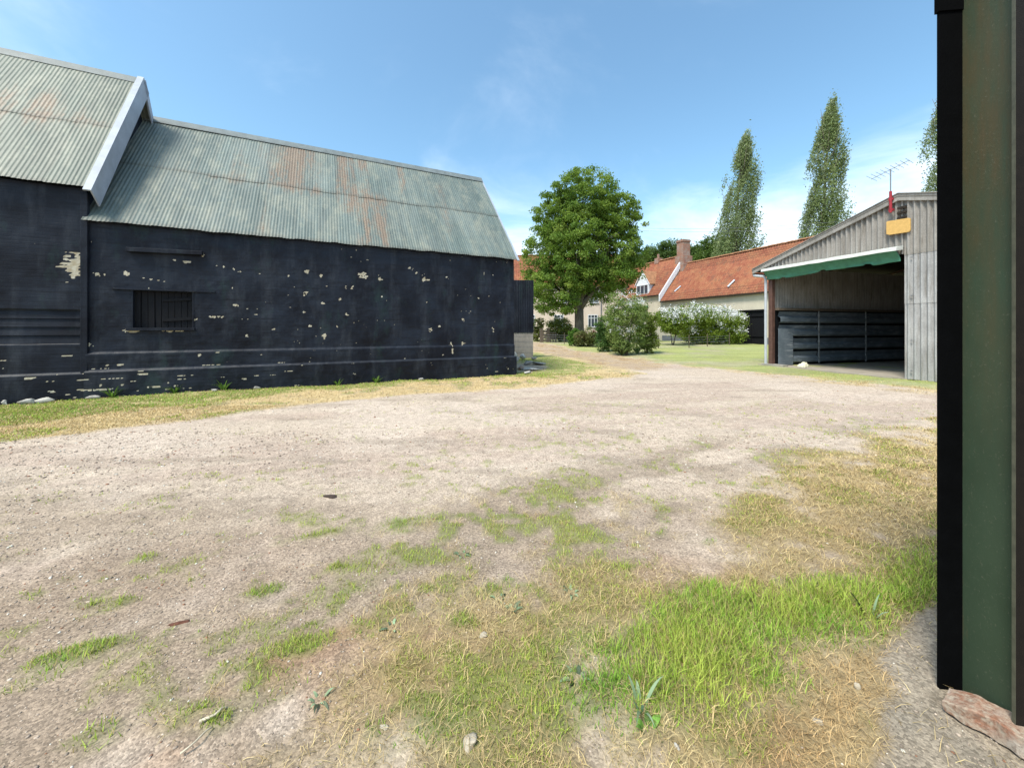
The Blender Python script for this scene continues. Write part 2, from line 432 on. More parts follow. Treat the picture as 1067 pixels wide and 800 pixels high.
def mat_brick():
    m = Mat('old_brick', .9, .2)
    bl = m.noise(22, 5, .65); b2 = m.noise(11, 4, .6); fine = m.noise(90, 4, .7)
    c = m.mix(m.mr(bl, .40, .58), (.38, .31, .24), (.27, .13, .08))
    c = m.mix(m.mr(b2, .50, .60, 0, .85), c, (.42, .37, .31))
    c = m.mix(m.mr(fine, .50, .7, 0, .7), c, (.13, .085, .06))
    m.color(c); m.bump(m.math('ADD', bl, fine), .7, .006); return m.m
BRICK = mat_brick()
def mat_chim():
    m = Mat('chimney_brick', .9, .2)
    bt = m.n('ShaderNodeTexBrick'); bt.inputs['Scale'].default_value = 1.0
    bt.inputs['Brick Width'].default_value = .3; bt.inputs['Row Height'].default_value = .12; bt.inputs['Mortar Size'].default_value = .012
    bt.inputs['Color1'].default_value = (.30, .12, .075, 1); bt.inputs['Color2'].default_value = (.22, .11, .085, 1); bt.inputs['Mortar'].default_value = (.34, .29, .23, 1)
    m.l(m.coord((1, 1, 1), (R(90), 0, R(20))), bt.inputs['Vector'])
    c = m.mix(m.mr(m.noise(1.7, 5, .65), .45, .62, 0, .7), bt.outputs['Color'], (.30, .25, .22))
    m.color(c); return m.m
CHIM = mat_chim()

# ------------------------------------------------------------------ plan of the yard (metres)
def poly_px(pts): return np.array([G(*p) for p in pts])
def sdf(P, x, y):
    """signed distance, >0 inside"""
    n = len(P); d = np.full(x.shape, 1e9); ins = np.zeros(x.shape, bool)
    for i in range(n):
        ax, ay = P[i]; bx, by = P[(i+1) % n]; ex, ey = bx-ax, by-ay
        wx, wy = x-ax, y-ay; t = np.clip((wx*ex+wy*ey)/(ex*ex+ey*ey+1e-9), 0, 1)
        d = np.minimum(d, (wx-ex*t)**2+(wy-ey*t)**2)
        c = ((ay > y) != (by > y)) & (x < (bx-ax)*(y-ay)/(by-ay+1e-12)+ax); ins ^= c
    d = np.sqrt(d); return np.where(ins, d, -d)
# barn verge: between the barn walls and the yard
P_VERGE = np.vstack([np.array([[-40, -4]]), poly_px([(0, 462), (80, 455), (180, 441), (300, 425), (420, 412), (520, 405), (600, 399), (650, 394), (672, 389),
                      (655, 384), (625, 377), (598, 372), (560, 365), (548, 363)]), np.array([[0.0, 40], [-40, 10]])])
P_VERGEG = np.vstack([np.array([[-40, -2.5]]), poly_px([(0, 440), (80, 434), (180, 424), (300, 410), (420, 400), (520, 393), (560, 394), (610, 388), (620, 381), (598, 375), (560, 368), (548, 366)]), np.array([[0.0, 40], [-40, 10]])])
# brown track leaving to the back left
P_TRACK = np.vstack([poly_px([(548, 366), (560, 366), (600, 374), (640, 384), (690, 386), (690, 378), (640, 370.5), (600, 363.5), (565, 358), (548, 357)])])
# lawn
P_LAWN = np.vstack([poly_px([(545, 355.5), (565, 357), (600, 363), (640, 370), (690, 378), (740, 383), (790, 388), (850, 394), (905, 400), (975, 407)]),
                    np.array([[26, 8], [60, 10], [60, 80], [-10, 80]])])
P_RIGHT = np.vstack([poly_px([(1010, 437), (930, 450), (870, 466), (830, 480), (790, 500), (745, 535), (715, 575), (650, 600), (560, 590), (480, 610), (400, 660), (330, 720), (250, 810)]),
                     np.array([[-.9, .9], [1.4, .9], [12, 2]])])
P_MIX = poly_px([(560, 500), (640, 505), (700, 520), (700, 580), (640, 610), (560, 610), (470, 640), (380, 690), (240, 800), (60, 800), (160, 700), (280, 640), (380, 560), (450, 520)])
P_DENSE = poly_px([(600, 700), (640, 655), (690, 615), (730, 598), (790, 612), (850, 598), (905, 590), (985, 560), (1000, 640), (910, 672), (850, 690), (835, 735), (760, 760), (640, 770), (560, 745)])
P_MED = poly_px([(410, 700), (470, 660), (560, 640), (640, 640), (700, 700), (640, 800), (330, 800), (360, 750)])
P_BAND = poly_px([(390, 590), (520, 530), (620, 490), (760, 455), (800, 480), (740, 520), (700, 570), (620, 600), (480, 620)])
P_STRAW2 = poly_px([(840, 690), (900, 668), (945, 660), (935, 720), (900, 830), (740, 830), (780, 760)])
P_CONC = np.vstack([poly_px([(990, 618), (938, 655), (915, 690), (935, 730), (928, 775), (915, 830)]), np.array([[1.2, .6], [5, .6], [5, 2.2]])])
TUFTS = [((92, 680), .30, .09, .32), ((55, 700), .14, .07, .3), ((200, 742), .20, .08, .2), ((105, 765), .10, .07, 0), ((225, 752), .10, .06, .4), ((310, 672), .26, .10, .3),
         ((285, 712), .16, .12, .4), ((172, 675), .05, .04, 0), ((215, 671), .06, .05, 0), ((32, 620), .07, .05, 0), ((105, 632), .20, .09, .1), ((150, 584), .16, .12, .1),
         ((330, 560), .35, .08, .3), ((318, 550), .10, .08, 0), ((430, 546), .50, .18, .3), ((355, 592), .16, .1, 0), ((415, 588), .3, .16, .2), ((575, 512), .16, .12, 0),
         ((345, 595), .1, .08, 0), ((275, 618), .14, .08, .2), ((515, 613), .22, .15, 0), ((470, 580), .2, .12, .3), ((200, 607), .07, .05, 0), ((20, 712), .12, .07, .3),
         ((12, 680), .1, .05, .1), ((490, 650), .2, .12, 0), ((610, 560), .2, .1, .3), ((655, 590), .25, .12, .3), ((740, 565), .12, .08, .2), ((375, 612), .12, .08, .2)]
TF = [(G(*p), a*.62, b*.62, r) for p, a, b, r in TUFTS]

def regions(x, y):
    x = np.asarray(x, float); y = np.asarray(y, float)
    dist = np.clip(np.hypot(x, y)/8, .25, 3.0)
    wx = x+(fbm(x, y, 1.3, 4, 11)-.5)*.55*dist; wy = y+(fbm(x, y, 1.3, 4, 23)-.5)*.45*dist
    wx += (fbm(x, y, 6, 3, 31)-.5)*.16; wy += (fbm(x, y, 6, 3, 37)-.5)*.16
    n1 = fbm(x, y, 2.2, 4, 41); n2 = fbm(x, y, 7.0, 3, 43); n3 = fbm(x, y, .45, 4, 47)
    n4 = fbm(x, y, 11, 3, 49)
    r = {}
    v = sstep(-.15, .25, sdf(P_VERGE, wx, wy)); vg = sstep(-.3, .35, sdf(P_VERGEG, wx, wy)+(n1-.5)*.8)
    tr = sstep(-.3, .4, sdf(P_TRACK, wx, wy))
    lawn = sstep(-.15, .2, sdf(P_LAWN, wx, wy))
    sdl = sdf(P_LAWN, wx, wy)
    right = sstep(-.25, .45, sdf(P_RIGHT, wx, wy)+(n1-.5)*.9)
    mixr = sstep(-.4, .5, sdf(P_MIX, wx, wy))
    dense = sstep(-.1, .22, sdf(P_DENSE, wx, wy)); med = sstep(-.1, .3, sdf(P_MED, wx, wy))
    st2 = sstep(-.06, .12, sdf(P_STRAW2, wx, wy)); conc = sstep(-.02, .03, sdf(P_CONC, x+(n2-.5)*.12, y+(n1-.5)*.16))
    # fraction of live grass / straw
    g = np.zeros_like(x); s = np.zeros_like(x)
    s = np.maximum(s, v*(1-.35*sstep(.5, .7, n1))); g = np.maximum(g, v*np.maximum(vg*sstep(.25, .55, n1+.12), sstep(.60, .72, n1)*.6))
    edge = sstep(1.6, .2, np.abs(sdl))*(sdl > -1.2)
    g = np.maximum(g, lawn*(.55+.45*sstep(.35, .6, n3))*(1-.55*edge*sstep(.4, .6, n1)))
    s = np.maximum(s, edge*sstep(.32, .62, n1)*.8); s = np.maximum(s, lawn*.15*sstep(.45, .65, n3))
    s = np.maximum(s, right*sstep(.30, .52, n2*.5+n1*.5+.08)*.95*(1-.55*med))
    g = np.maximum(g, right*sstep(.50, .64, n1)*.55)
    g = np.maximum(g, mixr*sstep(.52, .64, n1*.5+n4*.5)*.85); s = np.maximum(s, mixr*sstep(.56, .68, n2)*.35)
    g = np.maximum(g, right*sstep(.53, .66, n4*.55+n1*.45)*.7)
    g = np.maximum(g, 1.1*med*(.2+.8*sstep(.38, .54, n1*.35+n4*.65))); s = np.maximum(s, med*sstep(.48, .62, n2)*.2)
    g = np.maximum(g, dense*(.72+.28*n1)); s = np.where(dense > .3, s*(.45+.3*sstep(.5, .6, n2)), s)
    g = g*(1-st2*(.75+.2*n1)); s = np.maximum(s, st2)
    # scattered little tufts, thinning to the left and far side
    sp = sstep(.60, .70, n4*.65+n1*.35)*sstep(13, 3, y)*sstep(-8, 1, x-y*.2)
    yard = (1-v)*(1-lawn)*(y < 9)
    g = np.maximum(g, sp*yard*.7)
    tf = np.zeros_like(x)
    big = np.zeros_like(x)
    for q_, ((cx_, cy_), a, b, rt) in enumerate(TF):
        c, sn = cos(rt), sin(rt); u = (x-cx_)*c+(y-cy_)*sn; q = -(x-cx_)*sn+(y-cy_)*c
        tf = np.maximum(tf, sstep(1.35, .45, np.sqrt((u/a)**2+(q/b)**2)+(n2-.5)*1.8+(n4-.5)*1.6))
        if q_ in (0, 5): big = np.maximum(big, sstep(1.5, .5, np.sqrt((u/a)**2+(q/b)**2)+(n4-.5)*1.2))
    g = np.maximum(np.maximum(g, tf*(.25+.75*sstep(.38, .58, n4))), big)
    g = g*(1-conc*.97)*(1-tr*.85); s = s*(1-conc*.9)
    s = np.maximum(s*(1-tr*.6), tr*sstep(.45, .62, n1)*.5)
    rx_, ry_ = G(549, 382); rub = sstep(1.3, .8, np.sqrt(((x-rx_)/.85)**2+((y-ry_)/1.9)**2)+(n2-.5)*.8); g = g*(1-rub); s = s*(1-rub*.7)
    r.update(g=g, s=s, conc=conc, tr=tr, lawn=lawn, v=v, right=right, n1=n1, n2=n2, n3=n3, mixr=np.maximum(mixr, np.maximum(med, right)), dense=dense, st2=st2, tf=tf, sdl=sdl)
    return r

def gcolor(x, y, r=None):
    r = r or regions(x, y); n1, n2, n3 = r['n1'], r['n2'], r['n3']
    def mx(a, b, t): return a*(1-t[:, None])+np.array(b)*t[:, None]
    base = np.tile(np.array([.485, .392, .308]), (len(x), 1))
    ru = fbm(x*.30+y*.18, y*1.5-x*.35, 1.0, 5, 61)               # wheel-worn bands across the yard
    base = mx(base, (.43, .335, .265), sstep(.45, .62, ru))
    base = mx(base, (.52, .425, .345), sstep(.50, .70, fbm(x, y, .55, 5, 67))*.8)
    base = mx(base, (.30, .24, .185), sstep(.60, .72, fbm(x*.6, y*1.8, 1.3, 5, 71))*.5)
    base = mx(base, (.27, .20, .14), np.maximum(r['mixr']*.7, .85*sstep(4.8, 2.0, y))*sstep(.1, .55, n1))
    base = mx(base, (.30, .155, .08), r['mixr']*(y < 3.2)*sstep(.56, .68, fbm(x, y, 1.6, 4, 73))*.6)
    band = sstep(-.5, .5, sdf(P_BAND, x, y)+(n1-.5)*1.2)*sstep(.36, .54, fbm(x*.5+y*.3, y*2.2-x*1.1, 1.0, 4, 79))
    base = mx(base, (.27, .21, .155), band*.85)
    base = mx(base, (.37, .27, .175), r['tr']*.75)
    base = mx(base, (.27, .15, .09), r['tr']*sstep(.5, .65, n1)*.5)
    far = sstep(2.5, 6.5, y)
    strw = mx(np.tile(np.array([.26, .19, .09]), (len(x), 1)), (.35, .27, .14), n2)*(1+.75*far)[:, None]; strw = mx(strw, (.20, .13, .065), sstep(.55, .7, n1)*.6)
    base = base*(1-(r['s']*.85)[:, None])+strw*(r['s']*.85)[:, None]
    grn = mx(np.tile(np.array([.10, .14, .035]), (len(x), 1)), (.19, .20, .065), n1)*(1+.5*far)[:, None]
    lawnc = mx(np.tile(np.array([.21, .29, .06]), (len(x), 1)), (.30, .34, .095), sstep(.35, .7, n3))
    lawnc = mx(lawnc, (.13, .19, .045), sstep(.52, .62, fbm(x*.25, y*2.0, 1, 3, 77))*.4)
    grn = grn*(1-r['lawn'][:, None])+lawnc*r['lawn'][:, None]
    base = base*(1-(r['g']*.8)[:, None])+grn*(r['g']*.8)[:, None]
    cn = mx(np.tile(np.array([.32, .262, .195]), (len(x), 1)), (.22, .19, .15), n2)
    base = base*(1-r['conc'][:, None])+cn*r['conc'][:, None]
    return base, r
def gz(x, y, r=None):
    z = elev(x, y)+(fbm(x, y, .5, 4, 81)-.5)*.10*sstep(1.5, 5, np.hypot(x, y)-.0)+(fbm(x, y, 3.0, 4, 83)-.5)*.035
    ru = fbm(x*.30+y*.18, y*1.5-x*.35, 1.0, 5, 61); z = z-(ru-.5)*.06*sstep(2, 5, y)
    if r is not None: z = z*(1-.8*r['conc'])+.012*r['conc']+.012*r['g']
    return z
def axis_pts(segs):
    out = []
    for a, b, d in segs: out += list(np.arange(a, b, d))
    return np.array(out+[segs[-1][1]])
xs = np.concatenate([-np.geomspace(900, 42, 16), axis_pts([(-40, -16, 1.0), (-16, -5, .16), (-5, 5, .05), (5, 14, .12), (14, 40, .5)]), np.geomspace(42, 900, 16)])
ys = np.concatenate([[-600, -200, -60, -20, -8], axis_pts([(-4, 1, .25), (1, 5.5, .045), (5.5, 14, .09), (14, 50, .3)]), np.geomspace(52, 1500, 24)])
U, V_ = np.meshgrid(xs, ys, indexing='ij'); fx, fy = U.ravel(), V_.ravel()
gc, gr = gcolor(fx, fy); zz = gz(fx, fy, gr)
P_, Fq, _, _ = grid(xs, ys, lambda a, b: (a, b, zz.reshape(a.shape)))
tag(mesh_np('ground', P_, Fq, GROUND, smooth=True, col=gc, attrs={'gravel': np.clip(1-gr['g']-gr['s']*.6, 0, 1)}), kind='structure')

# ------------------------------------------------------------------ grass blades, straw, gravel
def blades(name, x, y, h, wd, col, lean, mat, flat=0.0, **kw):
    n = len(x); a = rng.uniform(0, 2*pi, n); la = a+rng.normal(0, .6, n)+pi/2
    rr = regions(x, y); z = gz(x, y, rr)-.004
    dxw, dyw = np.cos(a)*wd/2, np.sin(a)*wd/2
    lx, ly = np.cos(la)*lean*h, np.sin(la)*lean*h
    up = h*np.sqrt(np.clip(1-lean**2, .02, 1))
    V = np.zeros((n, 5, 3), np.float32)
    V[:, 0] = np.stack([x-dxw, y-dyw, z], -1); V[:, 1] = np.stack([x+dxw, y+dyw, z], -1)
    V[:, 2] = np.stack([x-dxw*.75+lx*.38, y-dyw*.75+ly*.38, z+up*.6], -1); V[:, 3] = np.stack([x+dxw*.75+lx*.38, y+dyw*.75+ly*.38, z+up*.6], -1)
    V[:, 4] = np.stack([x+lx, y+ly, z+up*(1-flat)+.004], -1)
    b = (np.arange(n)*5)[:, None]
    T = np.concatenate([b+np.array([[0, 1, 3]]), b+np.array([[0, 3, 2]]), b+np.array([[2, 3, 4]])], 0)
    C = np.repeat(col, 5, axis=0)
    o = mesh_np(name, V.reshape(-1, 3), T, mat, col=C); tag(o, kind='stuff', **kw); return o
def scatter(n, y0, y1, x0=None, x1=None):
    y = np.sqrt(rng.uniform(y0**2, y1**2, n)); k = 1.55
    x = rng.uniform(-k, k, n)*y
    return x, y
def pick(key, bands, extra=None):
    X = []; Y = []; Dd = []
    for y0, y1, dens in bands:
        area = 1.55*(y1**2-y0**2); n = int(area*dens)
        x, y = scatter(n, y0, y1); r = regions(x, y); p = r[key]
        if extra is not None: p = extra(r, x, y)
        k = rng.random(n) < p; X.append(x[k]); Y.append(y[k])
    return np.concatenate(X), np.concatenate(Y)
def clear(x, y):
    """not inside the barns or under the column base"""
    dd = np.array([-.444, .896]); q = (x+9.74)*dd[0]+(y-8.8)*dd[1]; u = (x+9.74)*.896+(y-8.8)*.444
    barn = (q > -.07) & (u < 10.98)
    return ~barn
x, y = pick('g', [(1.2, 2.6, 22000), (2.6, 4.5, 13000), (4.5, 8, 4500), (8, 14, 1300), (14, 22, 260)], lambda r, x, y: r['g']**1.3*(.35+.65*r['n2'])*np.where(r['lawn'] > .5, .5, 1))
k = clear(x, y); x, y = x[k], y[k]; r = regions(x, y); n = len(x); print('green', n)
sz = np.clip(np.hypot(x, y)/4.0, .8, 3.2)
hgt = rng.uniform(.015, .048, n)*(.6+1.5*r['dense']+.35*r['tf']+.5*r['v'])*(1+.0*sz)*(1-.4*r['lawn'])*(.65+.7*r['n1'])
t = rng.random(n)[:, None]; t2 = (np.clip((r['n1']-.30)*2.4+rng.normal(0, .25, n)+.25*(1-r['dense'])-.45*r['v'], 0, 1))[:, None]
c = np.array([[.185, .36, .04]])*(1-t2)+np.array([[.41, .48, .09]])*t2; c = c*(.7+.75*t)
yel = (rng.random(n) < .14+.12*(1-r['dense']))[:, None]; c = np.where(yel, np.array([[.50, .40, .17]])*(.6+.6*t), c)
blades('grass', x, y, hgt, .0050*sz, c, rng.uniform(.3, .93, n), BLADE)
x, y = pick('s', [(1.2, 2.6, 12000), (2.6, 4.5, 7500), (4.5, 8, 3500), (8, 14, 900), (14, 20, 160)], lambda r, x, y: r['s']**1.2*(.3+.7*r['n2']))
k = clear(x, y); x, y = x[k], y[k]; r = regions(x, y); n = len(x); print('straw', n)
sz = np.clip(np.hypot(x, y)/4.0, .7, 3.0)
t = rng.random(n)[:, None]; t2 = rng.random(n)[:, None]
br = (r['st2']*.7+.3*sstep(.5, .65, r['n1']))[:, None]*.8
c = (np.array([[.68, .55, .29]])*(1-t2)+np.array([[.50, .36, .17]])*t2)*(1-br)+np.array([[.52, .32, .15]])*br; c = c*(.40+.9*t)
blades('dry_grass', x, y, rng.uniform(.02, .095, n), .0038*sz, c, rng.uniform(.75, .99, n), STRAW, flat=.3)

def pebbles(name, x, y, s, col, mat=STONES, sink=.35, **kw):
    ico = np.array([[0, 0, -1], [.7, -.5, -.45], [-.28, -.85, -.45], [-.9, 0, -.45], [-.28, .85, -.45], [.7, .5, -.45], [.28, -.85, .45], [-.7, -.5, .45], [-.7, .5, .45], [.28, .85, .45], [.9, 0, .45], [0, 0, 1]])
    fc = np.array([(0, 1, 2), (1, 0, 5), (0, 2, 3), (0, 3, 4), (0, 4, 5), (1, 5, 10), (2, 1, 6), (3, 2, 7), (4, 3, 8), (5, 4, 9), (1, 10, 6), (2, 6, 7), (3, 7, 8), (4, 8, 9), (5, 9, 10), (6, 10, 11), (7, 6, 11), (8, 7, 11), (9, 8, 11), (10, 9, 11)])[:, ::-1]
    n = len(x); a = rng.uniform(0, 2*pi, n); sx = s*rng.uniform(.7, 1.3, n); sy = s*rng.uniform(.6, 1.0, n); szz = s*rng.uniform(.35, .7, n)
    V = ico[None]+rng.normal(0, .13, (n, 12, 3)); V = V*np.stack([sx, sy, szz], -1)[:, None]
    c_, s_ = np.cos(a)[:, None], np.sin(a)[:, None]
    X = V[:, :, 0]*c_-V[:, :, 1]*s_+x[:, None]; Y = V[:, :, 0]*s_+V[:, :, 1]*c_+y[:, None]
    Z = V[:, :, 2]+(gz(x, y, regions(x, y))+szz*(1-sink*2))[:, None]
    T = ((np.arange(n)*12)[:, None, None]+fc[None]).reshape(-1, 3)
    o = mesh_np(name, np.stack([X, Y, Z], -1).reshape(-1, 3), T, mat, col=np.repeat(col, 12, axis=0)); tag(o, kind='stuff', **kw); return o
x, y = pick('g', [(1.2, 3, 3000), (3, 6, 1000), (6, 10, 160), (10, 15, 20)], lambda r, x, y: np.clip(1-r['g']*1.3-r['s']*.7-r['lawn'], 0, 1)*sstep(.35, .62, r['n1']*.6+r['n3']*.4+.08)*(.25+.75*r['n2']))
k = clear(x, y); x, y = x[k], y[k]; n = len(x); print('pebbles', n)
dd = np.clip(np.hypot(x, y)/4, .7, 1.6)
s = .0036*dd*np.exp(np.clip(rng.normal(0, .60, n), -2, 1.1)); t = rng.random(n)[:, None]
c = np.array([[.36, .29, .23]])*(.50+1.0*t); wh = (rng.random(n) < .08)[:, None]; c = np.where(wh, np.array([[.62, .58, .5]]), c)
rd = (rng.random(n) < .05)[:, None]; c = np.where(rd, np.array([[.26, .13, .08]]), c)
pebbles('gravel', x, y, s, c)

# ------------------------------------------------------------------ the barns
BA = math.atan2(.444, .896); BO = (-9.74, 8.80)
small = thing('black_barn', 'long black painted brick barn under a lower green corrugated roof, with a shuttered opening', 'barn', (BO[0], BO[1], 0), BA)
tall = thing('tall_barn', 'taller black barn at the left edge of the yard with weathered grey-green corrugated roof', 'barn', (BO[0], BO[1], 0), BA)
BL = 10.95
def bu(px, py=None, off=0.0):
    """run along the barn wall and height for a measured direction"""
    r = (px-CX)/F; # BO.x+.896u = r*(BO.y+.444u)
    u = (r*(BO[1]+off*-.896)-(BO[0]+off*.444))/(.896-r*.444)
    Y = BO[1]+.444*u-.896*off
    return (u, CAMH+(HY-py)/F*Y) if py is not None else u
PE = [(81.5, 274, .20, .26), (103.5, 286, .16, .12), (87, 307, .08, .25), (211, 266, .10, .12), (194.5, 273, .16, .06), (182, 271, .06, .04), (132, 285, .10, .09), (150, 290, .05, .03), (157, 291, .05, .03), (164, 292, .05, .03), (172, 293, .06, .03),
      (233, 278, .04, .04), (226, 277, .05, .02), (244, 280, .10, .06), (251, 283, .08, .05), (246, 318, .12, .06), (225, 330, .2, .05), (242, 300, .04, .06), (268.5, 328, .14, .04), (256, 350, .12, .08), (139, 344.6, .34, .06), (181, 344.5, .38, .05), (91, 358, .12, .1),
      (204, 333, .08, .07), (378, 289, .2, .17), (367, 299, .1, .16), (360, 300, .07, .1), (340, 293.6, .1, .07), (340, 298, .06, .03), (318.5, 307, .14, .14), (316, 326, .07, .07), (322, 340, .12, .06), (338.5, 341, .15, .05), (338, 350, .06, .1), (285, 343, .12, .05),
      (427.6, 279.5, .13, .09), (441.7, 291, .12, .2), (446, 292, .12, .05), (434, 284, .06, .05), (396, 291, .12, .09), (394, 287, .06, .05), (448.7, 343, .14, .2), (458, 340, .08, .05), (482, 333, .1, .08), (470, 358, .1, .12), (482, 358, .12, .1), (471, 364, .06, .25), (514, 345.6, .07, .2), (465.5, 289, .09, .09), (361, 328, .08, .06), (354.5, 312, .08, .05), (320, 283, .08, .08), (335, 287, .05, .09), (336, 316, .09, .05),
      (307, 299, .06, .05), (445, 315, .06, .05), (499, 311, .05, .05), (351, 340, .06, .08), (398, 309, .05, .05), (208, 370, .07, .05)]
PE = [(*bu(a, b), c, d) for a, b, c, d in PE]
PLZ = .64
WIN = (*bu(138, 302), *bu(201, 342)); WU0, WZ1, WU1, WZ0 = WIN
def wall_peel(u, z, tallb=False):
    p = np.zeros_like(u); n2 = fbm(u, z, 9, 4, 5); n3 = fbm(u, z, 28, 3, 7)
    if not tallb:
        for cu, cz, a, b in PE:
            m = (np.abs(u-cu) < a*2) & (np.abs(z-cz) < b*2)
            if m.any():
                d = np.sqrt(((u[m]-cu)/(a*.42))**2+((z[m]-cz)/(b*.42))**2)+(n2[m]-.5)*3.0+(n3[m]-.5)*3.0; p[m] = np.maximum(p[m], sstep(1.05, .8, d))
    # courses of brick faces showing through low down
    row = np.floor(z/.078); fr = z/.078-row
    dn = fbm(u+row*3.7, row*1.0, 1.0, 2, 9); dash = fbm(u*4.2+row*7.1, row*2.3+.5, 1.0, 2, 13)
    loc = sstep(1.25, .5, z)*(sstep(5.5, 3.2, u) if not tallb else 1)*.8+sstep(1.3, .6, z)*.25
    thr = .83-.18*loc*fbm(u, z, .9, 3, 15)*1.6
    lowd = sstep(0, .04, dash-thr)*(fr > .62)*sstep(.05, .25, loc)
    p = np.maximum(p, lowd*sstep(.42, .55, n3+.06))
    # pin-prick flakes
    fl = sstep(.86, .90, fbm(u, z, 15, 2, 19))*sstep(.54, .64, fbm(u, z, .8, 3, 21)); p = np.maximum(p, fl*.9)
    return p
def off_small(u, z):
    o = -.09*sstep(PLZ+.012, PLZ-.012, z)-.045*sstep(1.08, 1.02, z)
    return o-(fbm(u, z, 1.1, 4, 25)-.5)*.07-(fbm(u, z, 7, 3, 27)-.5)*.015
us = np.concatenate([np.arange(0, BL, .021), [BL]]); zs = np.arange(-.15, 4.13, .021)
us = np.where(np.abs(us-WU0) < .012, WU0, us); us = np.where(np.abs(us-WU1) < .012, WU1, us)
Pw, Fw, Uw, Zw = grid(us, zs, lambda u, z: (u, off_small(u, z), z), skip=lambda u, z: (u > WU0) & (u < WU1) & (z > WZ0) & (z < WZ1))
ledge = np.exp(-((Zw-PLZ)/.02)**2)+.6*np.exp(-((Zw-1.05)/.02)**2)
mesh_np('wall', Pw, Fw, BLACKWALL, small, smooth=True, attrs={'peel': wall_peel(Uw, Zw), 'ledge': ledge})
mb = MB()                                                                 # the gable and the far sides
D = 6.7; EH = 4.12; RH = 8.12; TD = 5.15; TEH = 4.82; TRH = 8.83
gv = [(0.0, -.15), (D, -.15), (D, EH), (D/2, RH-.06), (0.0, EH)]
mb.prism([(-.075, -.15), (D+.05, -.15), (D+.05, PLZ), (-.075, PLZ)], BL-.1, BL+.07, 'x')
mb.prism([(.02, PLZ-.02), (D, PLZ-.02), (D, EH), (D/2, RH-.1), (.02, EH)], BL-.14, BL-.004, 'x')
mb.prism([(.02, -.1), (D, -.1), (D, EH), (D/2, RH-.1), (.02, EH)], .02, .12, 'x')
mb.box(.1, BL-.1, D-.15, D-.002, -.1, EH)
mb.build('gable_wall', BLACKWOOD, small)
# shuttered opening
sh = MB(); n = 9; ww = (WU1-WU0)/n
for i in range(4): sh.box(WU0+i*ww+.006, WU0+(i+1)*ww-.006, .09+.012*(i % 2), .13+.012*(i % 2), WZ0+.01, WZ1-.01, .004)
so = sh.build('shutter', SHUT, small, bevel=.003)
sh = MB()
for i in range(4, 9): sh.box(WU0+i*ww+.004, WU0+(i+1)*ww-.004, .10, .13, WZ0+.01, WZ1-.01, .004)
for zf in (.24, .78): sh.bar((WU0+4.1*ww, .083, WZ0+(WZ1-WZ0)*(zf-.03)), (WU1-.02, .083, WZ0+(WZ1-WZ0)*(zf+.03)), .03, .07, (0, 0, 1))
sh.build('shutter', SHUT, small, bevel=.003)
fr = MB(); fr.box(WU0-.02, WU0+.012, -.01, .2, WZ0, WZ1); fr.box(WU1-.012, WU1+.02, -.01, .2, WZ0, WZ1); fr.box(WU0-.35, WU1+.45, -.05, .16, WZ1-.01, WZ1+.028, .006)
fr.box(WU0-.1, WU1+.05, -.07, .18, WZ0-.055, WZ0+.01, .006); fr.box(WU0, WU1, .18, .2, WZ0, WZ1)
fr.build('window_frame', BLACKWOOD, small, bevel=.004)
a = bu(133, 260.5); b = bu(212, 264.5); lt = MB(); lt.bar((a[0], -.06, a[1]), (b[0], -.055, b[1]), .12, .10); lt.build('lintel', BLACKWOOD, small, bevel=.01)
# tall barn wall
us = np.arange(-9, .001, .03); us[-1] = 0.0; zs = np.arange(-.15, 4.83, .024)
TB0, TB1 = bu(45, 358)[1], bu(45, 323)[1]; TUB = -.10
def off_tall(u, z):
    rec = .07*sstep(TB0-.01, TB0+.01, z)*sstep(TB1+.01, TB1-.01, z)*sstep(TUB+.01, TUB-.02, u)
    return rec-.06*sstep(.62, .59, z)-(fbm(u, z, 1.2, 4, 29)-.5)*.06-.03
Pw, Fw, Uw, Zw = grid(us, zs, lambda u, z: (u, off_tall(u, z), z))
pk = wall_peel(Uw, Zw, True); cu, cz = bu(83, 274)
d = np.sqrt(((Uw-cu+.0)/.22)**2+((Zw-cz)/.28)**2)+(fbm(Uw, Zw, 9, 4, 5)-.5)*2.6+(np.sin(Zw*75)*.35); pk = np.maximum(pk, sstep(1.1, .8, d))
mesh_np('wall', Pw, Fw, BLACKWALL, tall, smooth=True, attrs={'peel': pk, 'ledge': np.exp(-((Zw-.61)/.02)**2)})
lb = MB(); nb = 4; hb = (TB1-TB0)/nb
for i in range(nb):
    z0 = TB0+i*hb; lb.add([(-9, .0, z0), (TUB, .0, z0), (TUB, .03, z0+hb-.004), (-9, .03, z0+hb-.004), (-9, .05, z0), (TUB, .05, z0), (TUB, .05, z0+hb-.004), (-9, .05, z0+hb-.004)],
           [(0, 1, 2, 3), (0, 4, 5, 1), (3, 2, 6, 7), (1, 5, 6, 2), (0, 3, 7, 4)])
lb.build('weatherboard', BLACKWOOD, tall)
cp = MB(); cp.box(-.09, .03, -.075, .02, .55, 4.7, .012); cp.build('corner_post', BLACKWOOD, tall, bevel=.01)
mb = MB(); mb.prism([(.05, 0), (TD, 0), (TD, TEH), (TD/2, TRH-.12), (.05, TEH)], -.16, -.03, 'x'); mb.prism([(.05, 0), (TD, 0), (TD, TEH), (TD/2, TRH-.12), (.05, TEH)], -9, -8.85, 'x')
mb.box(-8.9, -.1, TD-.15, TD-.002, -.1, TEH); mb.build('gable_wall', BLACKWOOD, tall)

